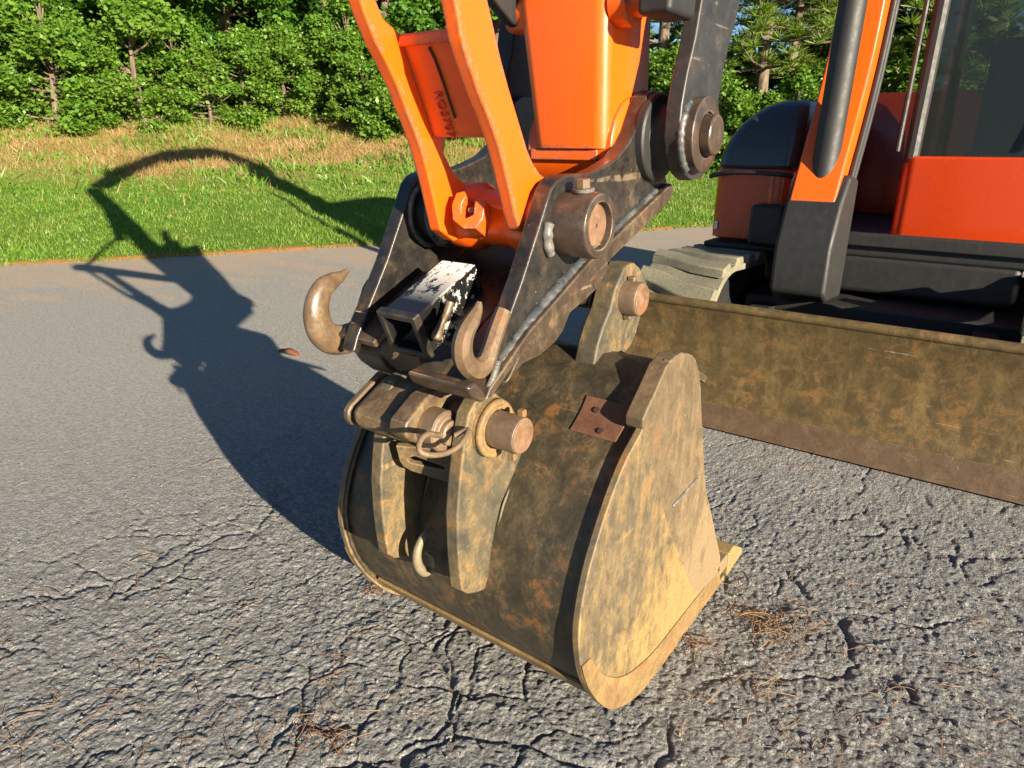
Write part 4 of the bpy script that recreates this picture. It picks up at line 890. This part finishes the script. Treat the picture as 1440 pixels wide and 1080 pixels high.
def pine_tree(H, W, n_whorl, per, tuft, seed, low=.25):
    rg = np.random.default_rng(seed); r0 = H * .013 + .05; tr_ = [(rg.normal() * .04, rg.normal() * .04, H * k / 8 - (.2 if k == 0 else 0)) for k in range(9)]
    tp_ = spline(tr_, 2); paths = [(tp_, list(np.linspace(r0, .02, len(tp_))))]; pts = []; dirs = []
    for k in range(n_whorl):
        f = low + (1 - low) * (k + rg.random() * .6) / n_whorl
        for j in range(int(rg.integers(3, 6))):
            ang = rg.random() * 6.283; L = W * (1 - f * .75) * rg.uniform(.5, 1.05); b = Vector((0, 0, H * f)); e = Vector((L * math.cos(ang), L * math.sin(ang), H * f + L * rg.uniform(-.15, .35)))
            mid = b.lerp(e, .5) + Vector((0, 0, -.06 * L)); pth = spline([b, mid, e], 3); paths.append((pth, list(np.linspace(.045, .008, len(pth)))))
            for tt in np.linspace(.35, 1.0, per):
                c = b.lerp(e, tt) + Vector(rg.normal(size=3) * .16 * L * .6); q = rg.normal(size=(tuft, 3)); q /= np.linalg.norm(q, axis=1)[:, None]; q[:, 2] = np.abs(q[:, 2]) * .8
                pts.append(np.array(c) + q * rg.uniform(.03, .10, tuft)[:, None]); dirs.append(q)
    return limbs_mesh('trunk', paths), np.concatenate(pts), np.concatenate(dirs)
def needle_mesh(pts, dirs, ln, wd_):
    n = len(pts); side = np.cross(dirs, rng.normal(size=(n, 3))); side /= np.linalg.norm(side, axis=1)[:, None] + 1e-9
    return quads('crown', pts, dirs * ln * rng.uniform(.7, 1.2, n)[:, None], side * wd_, M['needle'], .3)
def ground_z(x, y):
    d = LN.x * x + LN.y * y - LD0; s = LT.x * (x - E0.x) + LT.y * (y - E0.y); return float(bank(np.array([s]), np.array([d]))[0]) if d > 0 else 0.0
def plant(name, parts, x, y, rz, sc_, label, cat, group):
    o = root(name, (x, y, ground_z(x, y) - .03), label, cat, group); o.rotation_euler = (0, 0, rz); o.scale = (sc_,) * 3
    for nm, me in parts:
        c = bpy.data.objects.new(nm, me); C.objects.link(c); c.parent = o
    return o
def mk_broad(H, W, nc, nl, ls, seed, mat, low=.12):
    tm, p = broad_tree(H, W, nc, nl, ls, seed, low); return [('trunk', tm), ('crown', leafcloud('crown', p, ls, mat))]
PB = [mk_broad(8.5, 2.4, 62, 36000, .10, 3, M['leaf'], .06), mk_broad(9.5, 2.4, 60, 26000, .115, 5, M['leaf_dark']), mk_broad(7.5, 2.3, 56, 34000, .10, 9, M['leaf'], .06)]
PS = [mk_broad(2.4, 1.4, 34, 18000, .066, 21, M['leaf2'], .02), mk_broad(1.7, 1.2, 30, 15000, .064, 22, M['leaf2'], .02), mk_broad(2.9, 1.4, 38, 18000, .068, 23, M['leaf2'], .02)]
tm, pp, dr = pine_tree(10.5, 2.6, 20, 6, 46, 31, .20); PP = [[('trunk', tm), ('crown', needle_mesh(pp, dr, .24, .012))]]
tm, pp, dr = pine_tree(9.0, 2.3, 18, 6, 46, 37, .22); PP.append([('trunk', tm), ('crown', needle_mesh(pp, dr, .26, .011))])
def at(u, t): p = far(u, t); return p.x, p.y
# (u = bearing in the photograph, t = metres from the camera)
trees = [
 (20, 21.5, 0, 1.0, 'broad leafy tree beyond the asphalt, furthest left of the wood edge'), (140, 23.0, 1, .95, 'tall dark green tree, second from the left behind the lawn'),
 (245, 21.0, 2, .95, 'round leafy tree above the straw bank, third from the left'), (345, 21.8, 0, .9, 'mid green leafy tree above the straw bank, left of the ivy-clad trunk'),
 (425, 22.5, 2, .85, 'leafy tree with blue sky gaps just left of the ivy-clad trunk'),
 (545, 21.8, 0, .85, 'green tree seen right beside the orange link arm'), (640, 22.5, 2, 1.0, 'leafy tree showing through the gap in the orange link'),
 (1240, 24.0, 0, 1.0, 'broad tree over the excavator hood on the right'), (1370, 23.0, 1, 1.0, 'dark leafy tree furthest right behind the excavator')]
for i, (u, t, k, s_, lb_) in enumerate(trees):
    x, y = at(u, t); plant('broadleaf_tree', PB[k], x, y, i * 1.7, s_, lb_, 'tree', 'trees behind the lawn')
# old trunk wrapped in ivy
rgi = np.random.default_rng(77); tp_ = spline([(0, 0, -.3), (.05, .02, 2), (-.08, .05, 4.5), (.05, 0, 7.5), (0, .1, 10)], 5)
paths = [(tp_, list(np.linspace(.24, .12, len(tp_))))]; pts = []
for k in range(26):
    f = .35 + .6 * rgi.random(); b_ = Vector(tp_[int(f * (len(tp_) - 1))]); an = rgi.random() * 6.28; L = rgi.uniform(.7, 2.3); e_ = b_ + Vector((L * math.cos(an), L * math.sin(an), rgi.uniform(-.4, .6)))
    paths.append(([tuple(b_), tuple(b_.lerp(e_, .5) + Vector((0, 0, .1))), tuple(e_)], [.05, .03, .01])); pts.append(np.array(e_) + rgi.normal(size=(420, 3)) * np.array([.32, .32, .2]))
an = rgi.random(9000) * 6.283; zz = rgi.random(9000) ** .8 * 6.5; rr = .24 + np.abs(rgi.normal(size=9000)) * .17; keep = (np.sin(zz * 2.1 + an) + np.sin(zz * 5 + 1) * .7) > -.45
pts.append(np.stack([rr * np.cos(an), rr * np.sin(an), zz], -1)[keep])
x, y = at(474, 20.3); plant('ivy_clad_tree', [('trunk', limbs_mesh('trunk', paths)), ('crown', leafcloud('crown', np.concatenate(pts), .10, M['leaf_dark']))], x, y, .4, 1.0, 'old tree with a thick trunk wrapped in ivy left of the orange link', 'tree', None)
pines = [(700, 23, 0, 1.0, 'tall pine hidden mostly behind the dipper arm'), (800, 22, 1, 1.0, 'pine standing behind the orange dipper arm'), (925, 20.0, 0, .95, 'pine seen between the dipper and the black arm plate'),
 (1000, 24, 1, 1.1, 'pine behind the black arm plate'), (1062, 19.3, 0, .95, 'yellow green pine with a bare pale trunk above the hood'), (1100, 20.2, 1, 1.0, 'pine with two bare trunks right of the black arm plate'), (1165, 22, 0, 1.0, 'pine leaning over the excavator hood'), (1310, 21, 1, 1.1, 'pine near the right end of the wood edge')]
for i, (u, t, k, s_, lb_) in enumerate(pines):
    x, y = at(u, t); plant('pine_tree', PP[k], x, y, i * 2.1, s_, lb_, 'tree', 'pines behind the lawn')
shr = []
for i, u in enumerate(range(0, 700, 44)):
    shr.append((u + random.uniform(-14, 14), 18.9 + random.uniform(-.6, .8) - max(0, (u - 400)) * .007, i % 3, random.uniform(.62, .98)))
for i, u in enumerate(range(705, 1460, 58)):
    shr.append((u + random.uniform(-12, 12), 17.2 + random.uniform(-.7, .5), (i + 1) % 3, random.uniform(.55, .85)))
for i, u in enumerate(range(940, 1180, 110)):
    shr.append((u + random.uniform(-8, 8), 18.6 + random.uniform(-.3, .6), i % 3, random.uniform(.75, .95)))
shr.sort()
ordn = ['first', 'second', 'third', 'fourth', 'fifth', 'sixth', 'seventh', 'eighth', 'ninth', 'tenth', 'eleventh', 'twelfth', 'thirteenth', 'fourteenth', 'fifteenth', 'sixteenth', 'seventeenth', 'eighteenth', 'nineteenth', 'twentieth']
for i, (u, t, k, s_) in enumerate(shr):
    x, y = at(u, t); size = ('medium', 'low', 'tall')[k]
    place = (ordn[i] + ' from the left along the brown bank') if i < 16 else (ordn[len(shr) - 1 - i] + ' from the right along the wood edge')
    plant('shrub', PS[k], x, y, i * 1.3, s_, size + ' bright green leafy shrub, ' + place, 'shrub', 'shrubs along the wood edge')
pts = []
for k in range(230):
    u = random.uniform(-60, 1500); p = far(u, random.uniform(25, 33)); n = 110; top = 3.3 if u < 640 else 3.8
    pts.append(np.array([p.x, p.y, random.uniform(2.0, top)]) + rng.normal(size=(n, 3)) * np.array([1.0, 1.0, .6]))
for k in range(64):
    u = random.uniform(-60, 640); p = far(u, random.uniform(24, 28)); n = 190
    pts.append(np.array([p.x, p.y, random.uniform(3.0, 7.5)]) + rng.normal(size=(n, 3)) * np.array([.75, .75, .55]))
add_stuff('thicket', leafcloud('thicket', np.concatenate(pts), .24, M['leaf_dark']), 'dense dark green thicket far behind the nearer trees')
# ================================================================== LITTER on the asphalt
def asph_z(x, y): return float(asphalt_h(np.array([x]), np.array([y]))[0])
V = []; Fc = []
def needle(x, y, L, a, r=.0009, lift=.004):
    z0 = asph_z(x, y) + lift; P = []; b = random.uniform(-.5, .5)
    for k in range(6):
        t = k / 5 - .5; aa = a + b * t; P.append((x + math.cos(aa) * L * t, y + math.sin(aa) * L * t, z0 + .004 * math.sin(math.pi * (t + .5)) + random.uniform(0, .001)))
    vs, fs = sweep_data(P, r, 4, ref=Vector((0, 0, 1))); o = len(V); V.extend(vs); Fc.extend(tuple(i + o for i in f) for f in fs)
for k in range(330):
    u = random.uniform(0, 1440); v = random.choice((random.uniform(620, 1075), random.uniform(820, 1078))); p = hit(u, v, 2, 0)
    if -1.02 < p.x < -.46 and .78 < p.y < 1.6: continue
    needle(p.x, p.y, random.uniform(.02, .075), random.uniform(0, 3.14), random.uniform(.0004, .0008))
for u, v, n, sp in ((1085, 888, 60, .035), (1055, 865, 20, .02), (415, 1035, 12, .03), (470, 1040, 16, .03), (1120, 872, 20, .03), (975, 905, 14, .02), (530, 830, 12, .015), (1060, 965, 14, .03)):
    c = hit(u, v, 2, 0)
    for k in range(n): needle(c.x + random.gauss(0, sp), c.y + random.gauss(0, sp), random.uniform(.02, .08), random.gauss(2.4, .9), .0007, random.uniform(.003, .012))
add_stuff('pine_needles', link('pine_needles', fixn(mesh('pine_needles', V, Fc)), M['litter'], None, 0).data, 'loose orange brown pine needles scattered on the asphalt')
for o in [o for o in bpy.data.objects if o.name == 'pine_needles' and 'label' not in o]: bpy.data.objects.remove(o)
for o in bpy.data.objects:
    if o.name.startswith('pine_needles'): o.name = 'pine_needles'
# crumbs of loose stone
pts = []; V = []; Fc = []
for k in range(900):
    p = hit(random.uniform(0, 1440), random.uniform(600, 1078), 2, 0)
    if -1.04 < p.x < -.44 and .76 < p.y < 1.65: continue
    r = random.uniform(.0015, .0042) ; z = asph_z(p.x, p.y) + r * .5; o = len(V)
    q = [(1, 0, 0), (0, 1, 0), (-1, 0, 0), (0, -1, 0), (0, 0, .8), (0, 0, -.8)]; a = random.random() * 3
    for x, y, zz in q: s_ = r * random.uniform(.7, 1.3); V.append((p.x + s_ * (x * math.cos(a) - y * math.sin(a)), p.y + s_ * (x * math.sin(a) + y * math.cos(a)), z + zz * s_))
    Fc += [tuple(o + i for i in f) for f in ((0, 1, 4), (1, 2, 4), (2, 3, 4), (3, 0, 4), (1, 0, 5), (2, 1, 5), (3, 2, 5), (0, 3, 5))]
me = fixn(mesh('loose_stones', V, Fc)); me.materials.append(plain('loose_stone', (.20, .19, .175), .7)); add_stuff('loose_stones', me, 'small loose stone crumbs lying on the asphalt')
# dead leaf lying in the bucket's shadow
lp = hit(407, 498, 2, 0.01); vs = []; n = 9
for i in range(n):
    t = i / (n - 1); w_ = .030 * math.sin(math.pi * min(1, t * .93 + .05)) ** .7
    vs += [(lp.x + (t - .5) * .11, lp.y + (t - .5) * .05 + s_ * w_, .012 + .012 * math.sin(t * 5) + abs(s_) * .012) for s_ in (-1, 0, 1)]
fs = [(i * 3 + j, i * 3 + j + 1, i * 3 + j + 4, i * 3 + j + 3) for i in range(n - 1) for j in (0, 1)]
lf = link('dead_leaf', mesh('dead_leaf', vs, fs), plain('dead_leaf_brown', (.16, .055, .03), .6), None, 40); md = lf.modifiers.new('solid', 'SOLIDIFY'); md.thickness = .0012
tag(lf, 'single curled brown dead leaf lying in the shadow left of the hook', 'leaf')
